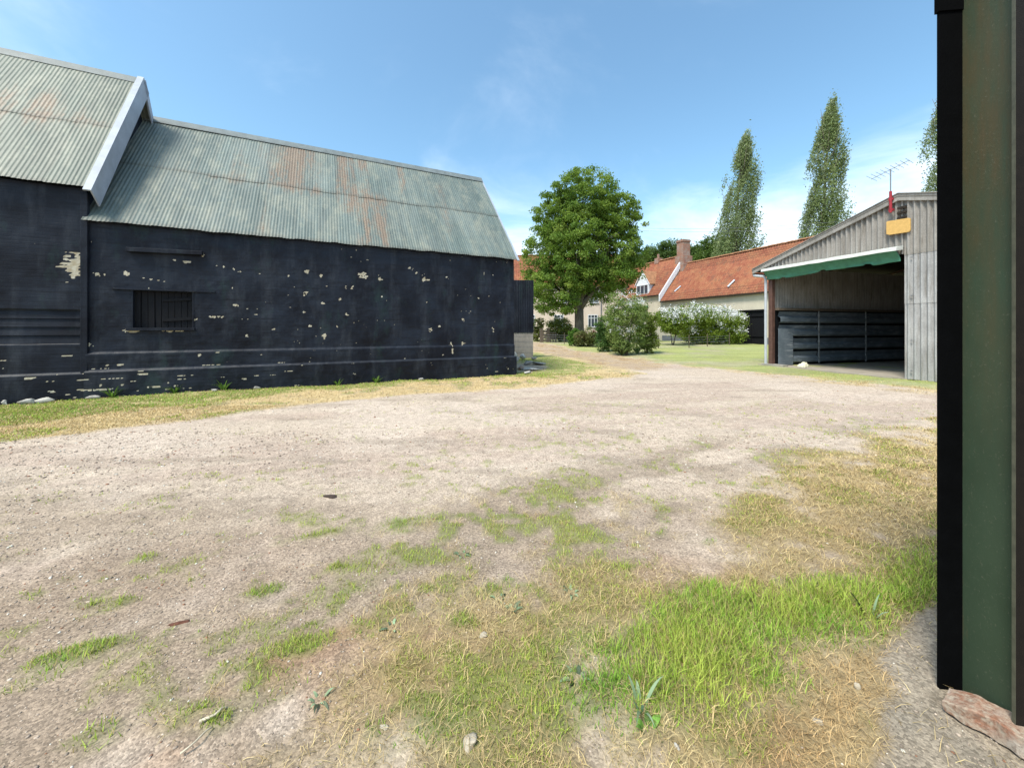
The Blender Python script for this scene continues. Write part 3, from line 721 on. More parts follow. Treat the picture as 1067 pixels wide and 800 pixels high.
def corr_roof(parent, name, u0, u1, y0, z0, y1, z1, mat, rustfn, pitch=.0762, amp=.0039, sheet=.66, rows=(0, .5, 1), fl=1):
    """corrugated slope as a child object whose own x runs along the eave and y up the slope"""
    Ls = sqrt((y1-y0)**2+(z1-z0)**2); ang = math.atan2(z1-z0, abs(y1-y0))
    holder = None
    nw = int((u1-u0)/pitch*8); us = np.linspace(0, u1-u0, nw)
    Vs = []; Fs = []; At = {'rust': [], 'sheet': [], 'edge': []}; base = 0
    for q in range(len(rows)-1):
        a, b = rows[q]*Ls, rows[q+1]*Ls
        vs = np.linspace(a-(.12 if q else 0), b, 16)
        sid = np.floor(us/sheet)
        def fn(U, V):
            sd = np.floor(U/sheet); jit = (_h(sd, sd*0+q, 3)-.5)
            rag = (_h(np.floor(U/.30), sd*0+q, 9)-.5)*.02+(fbm(U, U*0+q*5, 3.0, 2, 57)-.5)*.05
            V2 = V-np.clip(1-(V-V.min())/.4, 0, 1)*(jit*.05+rag)
            h = amp*np.cos(2*pi*U/pitch)+q*.009*(1-(V-V.min())/(V.max()-V.min()))+jit*.008*np.clip(1-(V-V.min())/1.2, 0, 1)
            h = h+(fbm(U, V, .8, 3, 51)-.5)*.03
            return U, V2, h
        P, Fq, Uu, Vv = grid(us, vs, fn)
        Vs.append(P); Fs.append(Fq+base); base += len(P)
        At['rust'].append(rustfn(Uu, Vv/Ls)); At['sheet'].append(_h(np.floor(Uu/sheet), Uu*0+q, 3))
        e = sstep(.035, .0, Vv-vs[0])*.75+.35*sstep(.012, .0, np.abs(np.mod(Uu+.01, sheet)-.01)); At['edge'].append(e*(.4+.6*fbm(Uu, Vv, 6, 2, 53)))
    me_V = np.concatenate(Vs); me_F = np.concatenate(Fs)
    o = mesh_np(name, me_V, me_F, mat, parent, smooth=True, attrs={k: np.concatenate(v) for k, v in At.items()})
    if fl == 1: o.matrix_local = Matrix.Translation((u0, y0, z0)) @ Matrix.Rotation(ang, 4, 'X')
    else: o.matrix_local = Matrix.Translation((u1, y0, z0)) @ Matrix.Rotation(pi, 4, 'Z') @ Matrix.Rotation(ang, 4, 'X')
    return o
def rust_s(u, v):
    def b(c, w_, lo=0, hi=1, s=1.0): return s*np.exp(-((u-c-(v-.5)*.1)/w_)**2)*sstep(lo-.1, lo+.05, v)*sstep(hi+.15, hi-.05, v)
    return np.clip(.12+b(4.1, .55, .45, 1, 1.0)+b(6.05, .28, 0, 1, 1.1)+b(5.55, .3, .3, 1, .8)+b(2.7, .5, .5, .9, .5)+b(6.6, .2, 0, .5, 1.0)+b(7.5, .2, .5, 1, .7)+b(3.5, .15, 0, .6, .5)+b(8.9, .2, .2, .8, .4)+.5*np.exp(-((v-.47)/.04)**2)*fbm(u, v, 1.5, 3, 3), 0, 1.2)
OV = .16
sl = (RH-EH)/(D/2+OV)
corr_roof(small, 'roof', -.04, BL+.06, -OV, EH-.06, D/2, RH, ROOF_SMALL, rust_s)
corr_roof(small, 'roof', -.04, BL+.06, D+OV, EH-.06, D/2, RH, ROOF_SMALL, rust_s, fl=-1)
rc = MB(); rc.prism([(D/2-.2, RH-.19), (D/2-.18, RH-.14), (D/2-.05, RH+.045), (D/2+.05, RH+.045), (D/2+.18, RH-.14), (D/2+.2, RH-.19), (D/2, RH-.03)], -.02, BL+.08, 'x'); rc.build('ridge_capping', RIDGEM, small, bevel=.01)
vb = MB(); vb.bar((BL+.09, -OV, EH-.10), (BL+.09, D/2, RH-.05), .05, .09, (1, 0, 0)); vb.bar((BL+.09, D+OV, EH-.10), (BL+.09, D/2, RH-.05), .05, .09, (1, 0, 0)); vb.build('verge_trim', TRIM, small)
TO = .20
def rust_t(u, v): 
    return np.clip(.15+.9*np.exp(-((u-7.6)/.9)**2)*np.exp(-((v-.55)/.16)**2)+.8*np.exp(-((u-7.3)/.35)**2)*sstep(.55, .1, v)+.5*np.exp(-((v-.5)/.04)**2)+.8*np.exp(-((u-5.5)/.8)**2)*fbm(u, v, 2, 3, 3)+.7*sstep(.2, 0, v)*sstep(8.2, 7.2, u), 0, 1.1)
corr_roof(tall, 'roof', -9.2, .12, -TO, TEH-.02, TD/2, TRH, ROOF_TALL, rust_t)
corr_roof(tall, 'roof', -9.2, .12, TD+TO, TEH-.02, TD/2, TRH, ROOF_TALL, rust_t, fl=-1)
rc = MB(); rc.prism([(TD/2-.14, TRH-.17), (TD/2-.05, TRH+.04), (TD/2+.05, TRH+.04), (TD/2+.14, TRH-.17), (TD/2, TRH-.03)], -9.2, .15, 'x'); rc.build('ridge_capping', RIDGEM, tall, bevel=.008)
for sgn, y0 in ((1, -TO-.08), (-1, TD+TO+.08)):
    bb = MB(); z0 = TEH-.16; n_ = Vector((0, -(TRH-TEH), (TD/2+TO)*sgn)).normalized()
    bb.bar((.07, y0, z0), (.07, TD/2, TRH+.0), .035, .30, (0, -sgn*.8, .6) if 0 else (1, 0, 0))
    bb2 = MB()
    a = Vector((0, y0, z0)); b = Vector((0, TD/2, TRH+.02)); dr = (b-a).normalized(); nn = Vector((0, -dr.z, dr.y))*(1 if dr.y > 0 else -1)
    def q(u, h, p): return p+Vector((u, 0, 0))+nn*h
    vs = []
    for p in (a, b):
        dpt = -.38 if sgn > 0 else -.12
        vs += [q(.06, .05, p), q(.06, .085, p), q(.20, .085, p), q(.20, dpt, p), q(.175, dpt, p), q(.175, .05, p)]
    bb2.add(vs, [(0, 1, 7, 6), (1, 2, 8, 7), (2, 3, 9, 8), (3, 4, 10, 9), (4, 5, 11, 10), (5, 0, 6, 11), (0, 5, 4, 3, 2, 1), (6, 7, 8, 9, 10, 11)])
    bb2.build('bargeboard', TRIM, tall)

# black corrugated lean-to screen on block wall behind the barn corner
cs = thing('block_wall_screen', 'black corrugated screen standing on a bare concrete block wall behind the barn corner', 'wall', (0, 21.2, 0))
x0, zt = XZ(526, 292, 21.2); x1, zm = XZ(555.5, 346, 21.2); _, zb = XZ(555, 374, 21.2)
m = MB(); m.box(-2.2, x1, 0, .22, -.1, zm); m.build('block_wall', BLOCK, cs)
m = MB()
for i in range(6):
    zc = i*.30
    if zc < zm-.05: m.box(-2.2, x1+.002, -.003, .0, zc-.006, zc+.006)
m.build('mortar_joint', LEAD, cs)
us = np.arange(-2.2, x1+.03, .0127); Pw, Fw, Uw, Zw = grid(us, np.linspace(zm-.03, zt, 8), lambda u, z: (u, -.03+.012*np.cos(2*pi*u/.0762*.6), z))
mesh_np('corrugated_panel', Pw, Fw, BLACKWOOD, cs, smooth=True)
m = MB(); m.box(-2.2, x1-.02, .02, .1, zt-.15, zt-.06); m.box(x1-.1, x1-.02, .02, .1, zm, zt-.06); m.build('rail', WOOD, cs)

# ------------------------------------------------------------------ open-fronted shed
SA = math.atan2(-.96, .28); SO = (10.97, 17.40)
ux, uy = cos(SA), sin(SA); vx, vy = -sin(SA), cos(SA)
def su(px, py=None, off=0.0):
    r = (px-CX)/F; ox = SO[0]+vx*off; oy = SO[1]+vy*off
    u = (r*oy-ox)/(ux-r*uy); Y = oy+uy*u
    return (u, CAMH+(HY-py)/F*Y) if py is not None else u
shed = thing('open_shed', 'weathered grey corrugated cement shed with open front, dark inside, right of the lawn', 'shed', (SO[0], SO[1], 0), SA)
SW = 10.6; SE = 4.22; SR = 5.84; SD = 12.0
p_l = su(801); p_r = su(942.5); DH = su(870, 272)[1]; print('shed', p_l, p_r, DH, su(936), su(936, 201), su(785, 283))
def rake(u): return SE+(SR-SE)*(1-abs(u-SW/2)/(SW/2))
def cladding(name, us0, us1, z0, top, y, mat, parent, pitch=.160, amp=.042, axis='x', n=10, dirt=None):
    us = np.arange(us0, us1+1e-4, pitch/n)
    U, T = np.meshgrid(us, np.linspace(0, 1, 10), indexing='ij')
    tp = np.array([top(u) for u in us])[:, None] if callable(top) else np.full((len(us), 1), top)
    z0a = np.array([z0(u) for u in us])[:, None] if callable(z0) else z0
    Z = z0a+(tp-z0a)*T; wv = y+amp*np.cos(2*pi*U/pitch)
    P = np.stack([U, wv, Z] if axis == 'x' else [wv, U, Z], -1).reshape(-1, 3); nu, nv = U.shape
    i, j = np.meshgrid(np.arange(nu-1), np.arange(nv-1), indexing='ij'); i = i.ravel(); j = j.ravel()
    Fq = np.stack([i*nv+j, (i+1)*nv+j, (i+1)*nv+j+1, i*nv+j+1], -1)
    return mesh_np(name, P, Fq, mat, parent, smooth=True)
# gable sheets, right hand sheets in three lifts
cladding('gable_sheet', p_l-.1, p_r-.005, DH-.12, lambda u: rake(u)-.10, 0, CEMENT_OLD, shed)
z1, z2 = su(950, 265)[1], su(950, 316.5)[1]
for i, (za, zb_, yy, mt) in enumerate(((.03, z2+.08, -.0, CEMENT_PALE), (z2, z1+.1, -.014, CEMENT_PALE))):
    cladding('cladding_sheet', p_r, SW-.02, za, zb_, yy, mt, shed)
cladding('cladding_sheet', p_r, SW-.02, z1, lambda u: rake(u)-.1, -.028, CEMENT_OLD, shed)
bt = MB()
for uu in (p_r+.2, p_r+.82, p_r+1.44):
    for z in (z2+.25, z1-.1, 1.25, .3):
        bt = MB(); bt.box(uu-.014, uu+.014, -.075, -.03, z-.014, z+.014); bt.build('bolt', LEAD, shed)
# side and back walls
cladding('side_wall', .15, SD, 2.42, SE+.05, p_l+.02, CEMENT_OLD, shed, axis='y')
cladding('side_wall', .15, SD, .1, SE-.05, SW-.02, DARKIN, shed, axis='y')  # far side darkened in colour to deepen the interior shade
cladding('back_wall', 0, SW, .05, lambda u: rake(u)-.08, SD, DARKIN, shed)  # dark colour stands in for the deep shade at the back
bw = MB(); bw.box(p_l+.02, p_l+.06, .18, SD, 0, 2.5); bw.build('dwarf_wall', BLOCK, shed)
for sgn in (1, -1):
    us = np.arange(-.13, SD+.2, .0146*1.0); ts = np.linspace(-.005, 1, 6)
    xo = 0 if sgn > 0 else SW
    Pw, Fw, Uw, Zw = grid(us, ts, lambda u, t: (xo+sgn*t*SW/2, u, SE+t*(SR-SE)+.026*np.cos(2*pi*u/.146)))
    mesh_np('roof_sheet', Pw, Fw, CEMENT_OLD, shed, smooth=True)
    m = MB(); m.prism([(xo, SE-.06), (SW/2, SR-.05), (SW/2, SR-.04), (xo, SE-.05)][::sgn], .1, SD, 'y'); m.build('roof_shade_sheet', DARKIN, shed)  # added dark sheet below the roof, painting the interior shade
bg_ = MB()
for sgn in (1, -1):
    xo = 0 if sgn > 0 else SW
    bg_.bar((xo-sgn*.30, -.12, SE-.14), (SW/2, -.12, SR-.0), .05, .22, (0, 0, 1)) if 0 else None
    a = (xo-sgn*.0, SE-.02); b = (SW/2, SR-.0)
    bg_.prism([(a[0], a[1]-.11), (b[0], b[1]-.13), (b[0], b[1]+.10), (a[0], a[1]+.10)] if sgn > 0 else [(a[0], a[1]-.11), (a[0], a[1]+.10), (b[0], b[1]+.10), (b[0], b[1]-.13)], -.11, -.045, 'y')
    bg_.prism([(a[0], a[1]+.095), (b[0], b[1]+.095), (b[0], b[1]+.125), (a[0], a[1]+.125)] if sgn > 0 else [(a[0], a[1]+.095), (a[0], a[1]+.125), (b[0], b[1]+.125), (b[0], b[1]+.095)], -.14, .3, 'y')
bg_.build('bargeboard', CEMENT_OLD, shed, bevel=.01)
# frame: brown post, white downpipe, inner posts and purlins
m = MB(); m.box(p_l-.02, p_l+.16, .0, .16, 0, DH+.05); m.build('door_post', STEELBROWN, shed, bevel=.004)
m = MB(); m.tube([(p_l-.09, -.06, .02), (p_l-.09, -.06, SE-.45), (p_l-.14, -.1, SE-.32), (.02, -.02, SE-.2)], .055, 10); m.build('downpipe', PVC, shed, smooth=False)
m = MB(); m.tube([(-.0, -.02, SE-.15), (-.0, SD, SE-.18)], .07, 8); m.build('gutter', CEMENT_OLD, shed)
m = MB()
for yy in (4, 8, 11.8):
    m.bar((.2, yy, SE+.02), (SW/2, yy, SR-.15), .1, .16); m.bar((SW-.2, yy, SE+.02), (SW/2, yy, SR-.15), .1, .16)
m.build('frame', STEELBROWN, shed)
# interior horizontal sheeting: four lapped rows x panels
TZ = 2.42; nr = 4
for k, (ya, yb) in enumerate(((.35, 2.6), (2.62, 5.6), (5.62, 8.8), (8.82, 11.9))):
    m = MB()
    for i in range(nr):
        z0 = .08+i*(TZ-.1)/nr; h = (TZ-.1)/nr; o = .008*(k % 2)
        o += p_l-.14
        m.add([(.30+o, ya, z0+.05), (.30+o, yb, z0+.05), (.40+o, yb, z0+.11), (.40+o, ya, z0+.11), (.40+o, yb, z0+.27), (.40+o, ya, z0+.27), (.27+o, yb, z0+.36), (.27+o, ya, z0+.36), (.33+o, yb, z0+h-.04), (.33+o, ya, z0+h-.04)],
              [(0, 1, 2, 3), (3, 2, 4, 5), (5, 4, 6, 7), (7, 6, 8, 9)])
    m.build('lining_panel', BOARDS, shed)
    m = MB(); m.box(p_l+.24, p_l+.285, yb-.03, yb+.02, .1, TZ-.02); m.build('seam_strip', SEAM, shed)
m = MB(); m.box(p_l+.12, p_l+.3, .2, 11.9, TZ, TZ+.10, .0); m.build('rail', WOOD, shed)
m = MB(); m.box(p_l+.07, p_l+.09, .2, 11.9, .05, TZ, .0); m.build('slot_shade_panel', SHUT, shed)  # added near-black sheet, stands in for shade in the slots between rows
m = MB(); m.box(p_l+.28, p_l+.31, .2, 1.0, .05, 1.62); m.build('end_panel', BOARDS, shed)
m = MB(); m.box(.2, p_r+.1, .0, SD, -.1, .035); m.box(p_r+.1, SW, .1, SD, -.1, .03); m.build('floor_slab', CONCD, shed)
m = MB(); m.box(p_l-.25, p_l+.75, -.12, .16, -.05, .10, .01); m.build('concrete_plinth', CONC, shed, bevel=.01)
# rolled canopy: white board above, green tarpaulin hanging below
za, zb_ = su(799, 285)[1], su(942, 263)[1]; print('canopy', za, zb_)
m = MB()
nseg = 14; vs = []
for i in range(nseg+1):
    u = p_l-.05+(p_r-p_l+.05)*i/nseg; wob = random.uniform(-.012, .012)
    for (yy, z) in ((-.05, .13), (-.36, .07), (-.38, -.045), (-.06, .0)): vs.append((u, yy+wob, DH+.02+z+wob))
fs = []
for i in range(nseg):
    for k in range(4): fs.append((i*4+k, i*4+(k+1) % 4, (i+1)*4+(k+1) % 4, (i+1)*4+k))
fs += [(0, 1, 2, 3), tuple(nseg*4+k for k in (3, 2, 1, 0))]
m.add(vs, fs); m.build('canopy_board', BOARDW, shed)
us = np.linspace(p_l+.0, p_r-.05, 70); ts = np.linspace(0, 1, 12)
def tarp(u, t):
    k = (u-p_l)/(p_r-p_l); dep = .34-.04*k+.06*fbm(u, u*0, 2.3, 3, 5)*1.2-.05*(np.abs(np.mod(k*3.1, 1)-.5) < .06)
    return u, -.33+.10*np.sin(t*2.8)*.6+(fbm(u, t, 3, 3, 7)-.5)*.10*t+.22*t, DH+.0-t*dep-.07*np.sin(k*9)*t*.3
Pw, Fw, Uw, Zw = grid(us, ts, tarp); o = mesh_np('tarpaulin', Pw, Fw, TARP, shed, smooth=True)
sm = o.modifiers.new('solid', 'SOLIDIFY'); sm.thickness = .012
# timber brackets on the gable
bk = MB()
for pz in (216.5, 221.5, 227): 
    u_, z_ = su(941.5, pz); bk.box(u_-.11, u_+.11, -.10, -.03, z_-.035, z_+.035)
bk.build('vent', DARKIN, shed)
# sign, aerial
sgn_a, sgn_b = su(926, 237.5), su(951, 234.5)
sg = thing('ochre_sign_board', 'blank ochre rectangular board fixed below the shed apex', 'sign', (SO[0]+ux*sgn_a[0]+vx*-.12, SO[1]+uy*sgn_a[0]+vy*-.12, sgn_a[1]), SA)
m = MB(); wS = sgn_b[0]-sgn_a[0]; hS = .22; dz = sgn_b[1]-sgn_a[1]
m.add([(x, yv, zv+dz*x/wS+ofs) for yv in (0, .045) for (x, zv, ofs) in ((0, -hS, 0), (.08, -hS-.03, 0), (wS-.03, -hS+.0, 0), (wS, -hS+.05, 0), (wS, hS-.02, 0), (wS-.05, hS, 0), (.03, hS-.02, 0), (0, hS-.05, 0))],
      [tuple(range(8))[::-1], tuple(range(8, 16))]+[(i, (i+1) % 8, 8+(i+1) % 8, 8+i) for i in range(8)])
m.build('board', OCHRE, sg, bevel=.006)
ap = su(931.5, 222); tp = su(931.5, 201)
ae = thing('television_aerial', 'grey television aerial on a red pole clamped to the shed gable', 'aerial', (SO[0]+ux*ap[0]+vx*-.16, SO[1]+uy*ap[0]+vy*-.16, ap[1]), SA)
m = MB(); m.tube([(0, 0, 0), (0, 0, tp[1]-ap[1]+.03)], .038, 8); m.box(-.06, .06, .0, .08, .05, .12); m.box(-.06, .06, .0, .08, .4, .47); m.build('pole', REDP, ae)
hp = tp[1]-ap[1]
m = MB(); m.tube([(0, 0, hp-.02), (0, 0, hp+.75)], .018, 6); m.build('mast', GREYMET, ae)
m = MB(); bz = hp+.72
m.tube([(-.55, .05, bz-.08), (.5, -.05, bz+.10)], .008, 5)
for i in range(9):
    k = i/8; cx_ = -.52+1.0*k; cz = bz-.08+.18*k; hl = .26-.08*k
    m.tube([(cx_, -hl, cz+.05), (cx_, hl, cz-.05)], .006, 4)
    m.tube([(cx_, -.02, cz-.09), (cx_, .02, cz+.09)], .005, 4)
m.build('aerial_elements', GREYMET, ae)
bgx = su(828, 376); bago = thing('feed_bag', 'crumpled pale cream bag lying inside the left corner of the open shed', 'bag', (SO[0]+ux*bgx[0]+vx*.5, SO[1]+uy*bgx[0]+vy*.5, .035), .4)
m = MB()
Pb, Fb, _, _ = grid(np.linspace(0, 2*pi, 18), np.linspace(0.02, pi*.55, 9), lambda a, t: ((.20+.07*np.sin(3*a+1))*np.cos(a)*np.sin(t)*1.1, (.17+.05*np.cos(2*a))*np.sin(a)*np.sin(t), .15*np.cos(t)*(1+.35*np.sin(4*a+t*3))+.03))
Pb = Pb+rng.normal(0, .008, Pb.shape); mesh_np('bag', Pb, Fb, BAG, bago)

# ------------------------------------------------------------------ farm range with the pantiled roofs
HA = math.atan2(-.937, .35); HO = (20.1, 34.0)
hux, huy = cos(HA), sin(HA); hvx, hvy = -sin(HA), cos(HA)
def hu(px, py=None, off=0.0):
    r = (px-CX)/F; ox = HO[0]+hvx*off; oy = HO[1]+hvy*off
    u = (r*oy-ox)/(hux-r*huy); Y = oy+huy*u
    return (u, CAMH-.35+(HY-py)/F*Y) if py is not None else u
def tile_roof(name, parent, u0, u1, y0, z0, y1, z1, wob=.03):
    Ls = sqrt((y1-y0)**2+(z1-z0)**2); fl = 1 if y1 > y0 else -1; ang = math.atan2(z1-z0, abs(y1-y0))
    us = np.arange(0, u1-u0, .062); row = .30; nr_ = int(Ls/row)
    vs = np.sort(np.concatenate([np.arange(nr_+1)*row, np.arange(nr_+1)*row+.03, np.arange(nr_)*row+.16]))*Ls/((nr_+.1)*row)
    def fn(U, V):
        k = V/row; f = k-np.floor(k+1e-6)
        jit = (_h(np.floor(U/.25), np.floor(k+.001), 5)-.5)*.018
        return U, V+jit*.6, .035*np.sin(2*pi*U/.25)+.045*(1-f)+jit+(fbm(U, V, .45, 3, 91)-.5)*wob*4
    P, Fq, Uu, Vv = grid(us, vs, fn)
    f = Vv/row-np.floor(Vv/row+1e-6)
    o = mesh_np(name, P, Fq, TILE, parent, smooth=False, attrs={'row': ((f < .12)*.55)})
    T = Matrix.Translation((u0, y0, z0)) @ Matrix.Rotation(ang, 4, 'X') if fl > 0 else Matrix.Translation((u1, y0, z0)) @ Matrix.Rotation(pi, 4, 'Z') @ Matrix.Rotation(ang, 4, 'X')
    o.matrix_local = T; return o
def ridge_tiles(parent, u0, u1, y, z):
    m = MB(); n = int((u1-u0)/.42)
    for i in range(n):
        a = u0+(u1-u0)*i/n; b = u0+(u1-u0)*(i+1)/n-.015; dz = random.uniform(-.012, .012)
        pr = [(y+.17*cos(t), z+dz+.13*sin(t)-.06) for t in np.linspace(0, pi, 7)]
        m.prism(pr, a, b, 'x')
    return m.build('ridge_tiles', TILE_RIDGE, parent)
TILE_RIDGE = M_plain('ridge_tile', (.34, .17, .09), .9, .3, 3)
def window(parent, u0, u1, z0, z1, y, nx=3, trans=None, mat=None, name='window'):
    """casement window facing local -y: frame, glazing bars and panes"""
    m = MB(); t = .07; mt = mat or WHITE
    m.box(u0, u1, y-.06, y+.02, z0, z0+t); m.box(u0, u1, y-.06, y+.02, z1-t, z1); m.box(u0, u0+t, y-.06, y+.02, z0+t, z1-t); m.box(u1-t, u1, y-.06, y+.02, z0+t, z1-t)
    for i in range(1, nx):
        c = u0+(u1-u0)*i/nx; m.box(c-t*.45, c+t*.45, y-.05, y+.015, z0+t, z1-t)
    if trans: m.box(u0+t, u1-t, y-.052, y+.012, z0+(z1-z0)*trans-.03, z0+(z1-z0)*trans+.03)
    f = m.build(name, mt, parent); g = MB(); g.box(u0+.03, u1-.03, y-.012, y-.004, z0+.03, z1-.03); g.build('pane', GLASS, f)
    s_ = MB(); s_.box(u0-.08, u1+.08, y-.12, y-.001, z0-.07, z0-.005); s_.build('sill', LEAD, f); return f

E0 = .35; hD = 6.4; MEH = 4.7-E0; MRH = 9.05-E0; LEH = 5.45-E0; LRH = 10.05-E0; UJ = hu(690); print('UJ', UJ)
stab = thing('tiled_stable_range', 'low cream range with red pantiled roof and black double doors, left of the shed', 'building', (HO[0], HO[1], E0), HA)
UE = 8.0; du0, du1 = hu(769), hu(796); dz = hu(782, 324)[1]; print('door', du0, du1, dz)
m = MB(); m.box(UJ+.01, du0-.02, 0, .35, -.5, MEH+.1); m.box(du1+.02, UE, 0, .35, -.5, MEH+.1); m.box(du0-.02, du1+.02, .0, .35, dz, MEH+.1)
m.prism([(.35, -.5), (hD, -.5), (hD, MEH), (hD/2, MRH-.15), (.35, MEH)], UE-.35, UE-.01, 'x'); m.box(UJ+.01, UE-.35, hD-.35, hD, -.5, MEH); m.build('wall', RENDER, stab)
m = MB(); m.box(UJ+.012, du0-.03, -.03, -.002, -.3, .55); m.box(du1+.03, UE, -.03, -.002, -.3, .55); m.build('plinth', LEAD, stab)
for (a, b) in ((du0, (du0+du1)/2-.01), ((du0+du1)/2+.01, du1)):
    m = MB(); n = 6
    for i in range(n): m.box(a+(b-a)*i/n+.004, a+(b-a)*(i+1)/n-.004, .10, .14, .02, dz-.03)
    d_ = m.build('door', SHUT, stab); 
    for zh in (.5, dz-.6): h = MB(); h.box(a+.02, b-.02, .088, .099, zh, zh+.12); h.build('hinge', BLACKSTEEL, d_)
m = MB(); m.box(du0-.08, du1+.08, -.04, .2, dz-.01, dz+.09); m.box(du0-.09, du0, -.04, .2, -.1, dz); m.box(du1, du1+.09, -.04, .2, -.1, dz); m.build('door_frame', SHUT, stab)
tile_roof('roof', stab, UJ+.03, UE+.15, -.32, MEH-.02, hD/2, MRH); tile_roof('roof', stab, UJ+.03, UE+.15, hD+.32, MEH-.02, hD/2, MRH)
ridge_tiles(stab, UJ+.5, UE+.15, hD/2, MRH+.07)
m = MB(); m.box(UJ, UE+.1, -.34, -.2, MEH-.14, MEH-.03); m.build('fascia', DARKIN, stab)
for px, py, rot in ((706.5, 301.5, .5), (762.5, 296, .35)):
    # small slipped pale tiles lying on the roof slope
    u_, z_ = hu(px, py, .45); yv = -.32+(z_-MEH)/(MRH-MEH)*(hD/2+.32); u_, z_ = hu(px, py, yv); yv = -.32+(z_-MEH)/(MRH-MEH)*(hD/2+.32)
    m = MB(); m.box(-.09, .09, -.42, .42, .09, .13); o = m.build('skylight_strip', BEAD, stab)
    o.matrix_local = Matrix.Translation((u_, yv, z_)) @ Matrix.Rotation(math.atan2(MRH-MEH, hD/2+.32), 4, 'X') @ Matrix.Rotation(-rot, 4, 'Z')

wing = thing('dormer_wing', 'taller cream wing with white dormer window and white gable edge beside the brick chimney', 'building', (HO[0], HO[1], E0), HA)
UL = hu(640); print('UL', UL)
m = MB(); m.box(UL, UJ, 0, .35, -.5, LEH+.05); m.box(UL, UJ, hD-.35, hD, -.5, LEH)
m.prism([(.35, -.5), (hD-.35, -.5), (hD-.35, LEH), (hD/2, LRH-.15), (.35, LEH)], UJ-.3, UJ-.003, 'x'); m.build('wall', RENDER, wing)
tile_roof('roof', wing, UL-.2, UJ-.05, -.30, LEH, hD/2, LRH); tile_roof('roof', wing, UL-.2, UJ-.05, hD+.30, LEH, hD/2, LRH)
ridge_tiles(wing, UL, UJ-.6, hD/2, LRH+.07)
m = MB(); m.box(UL, UJ-.1, -.33, -.2, LEH-.12, LEH-.01); m.build('fascia', DARKIN, wing)
for sg_ in (1, -1):
    ya = -.45 if sg_ > 0 else hD+.45
    m = MB(); a = (ya, LEH-.25); b = (hD/2, LRH-.0); 
    m.prism([(a[0], a[1]-.50), (b[0], b[1]-.55), (b[0], b[1]+.16), (a[0], a[1]+.22)] if sg_ > 0 else [(a[0], a[1]-.50), (a[0], a[1]+.22), (b[0], b[1]+.16), (b[0], b[1]-.55)], UJ-.04, UJ+.12, 'x')
    m.build('gable_board', WHITE, wing)
# dormer
dc = hu(670.5, 290); dl, dr = hu(663.5), hu(676.5); z0, z1, zap = hu(670, 307)[1]+.0, hu(670, 297)[1], hu(670, 282.5)[1]
print('dormer', dl, dr, z0, z1, zap)
m = MB(); yF = -.06; yB = 3.0
m.box(dl, dr, yF+.02, yB, z0-.3, z1+.08)
cdl = (dl+dr)/2
m.prism([(dl-.02, z1+.08), (dr+.02, z1+.08), (cdl, zap-.1)], yF+.02, yB, 'y'); dm = m.build('dormer', WHITE, wing)
window(dm, dl+.08, dr-.08, z0, z1, yF, 3)
m = MB()
for a, b in (((dl-.18, z1-.02), (cdl, zap)), ((dr+.18, z1-.02), (cdl, zap))):
    m.prism([a, b, (b[0], b[1]+.07), (a[0], a[1]+.07)] if a[0] < b[0] else [b, a, (a[0], a[1]+.07), (b[0], b[1]+.07)], yF-.06, yB+.5, 'y')
m.build('dormer_roof', TILE_RIDGE, dm)
m = MB()
for a, b in (((dl-.2, z1-.1), (cdl, zap+.02)), ((dr+.2, z1-.1), (cdl, zap+.02))):
    m.prism([a, b, (b[0], b[1]+.12), (a[0], a[1]+.12)] if a[0] < b[0] else [b, a, (a[0], a[1]+.12), (b[0], b[1]+.12)], yF-.10, yF-.06, 'y')
m.build('dormer_bargeboard', WHITE, dm)
# pent roof and doorway behind the shrub
gd = hu(668, 322); m = MB(); m.prism([(-.02, gd[1]+.35), (-.75, gd[1]-.15), (-.75, gd[1]-.22), (-.02, gd[1]+.25)], gd[0]-1.2, gd[0]+1.3, 'x'); m.build('porch_canopy', GREENDOOR, wing)
m = MB(); m.box(gd[0]-.5, gd[0]+.6, -.03, .02, -.1, 2.1); m.build('door', WHITE, wing)
# chimneys
cu = UJ-.25; ctop = hu(719, 248.5, hD/2)[1]
ch = MB(); ch.box(cu-.45, cu+.85, hD/2-.75, hD/2+.55, LRH-2.6, LRH-.1); ch.box(cu-.35, cu+.62, hD/2-.55, hD/2+.45, LRH-.1, ctop-.25); ch.box(cu-.42, cu+.69, hD/2-.62, hD/2+.52, ctop-.25, ctop-.1); ch.box(cu-.36, cu+.63, hD/2-.56, hD/2+.46, ctop-.1, ctop)
ch.build('chimney', CHIM, wing)
m = MB(); m.box(UJ+.1, UJ+1.0, hD/2-1.0, hD/2-.3, MRH-1.1, MRH+.1); m.build('chimney_flashing', LEAD, wing) if 0 else None
u2 = hu(686, 270, hD/2); m = MB(); m.box(u2[0]-.35, u2[0]+.35, hD/2-.3, hD/2+.35, LRH-.3, u2[1]+.1); m.tube([(u2[0], hD/2, u2[1]+.1), (u2[0], hD/2, u2[1]+.6)], .15, 8); m.build('chimney', CHIM, wing)

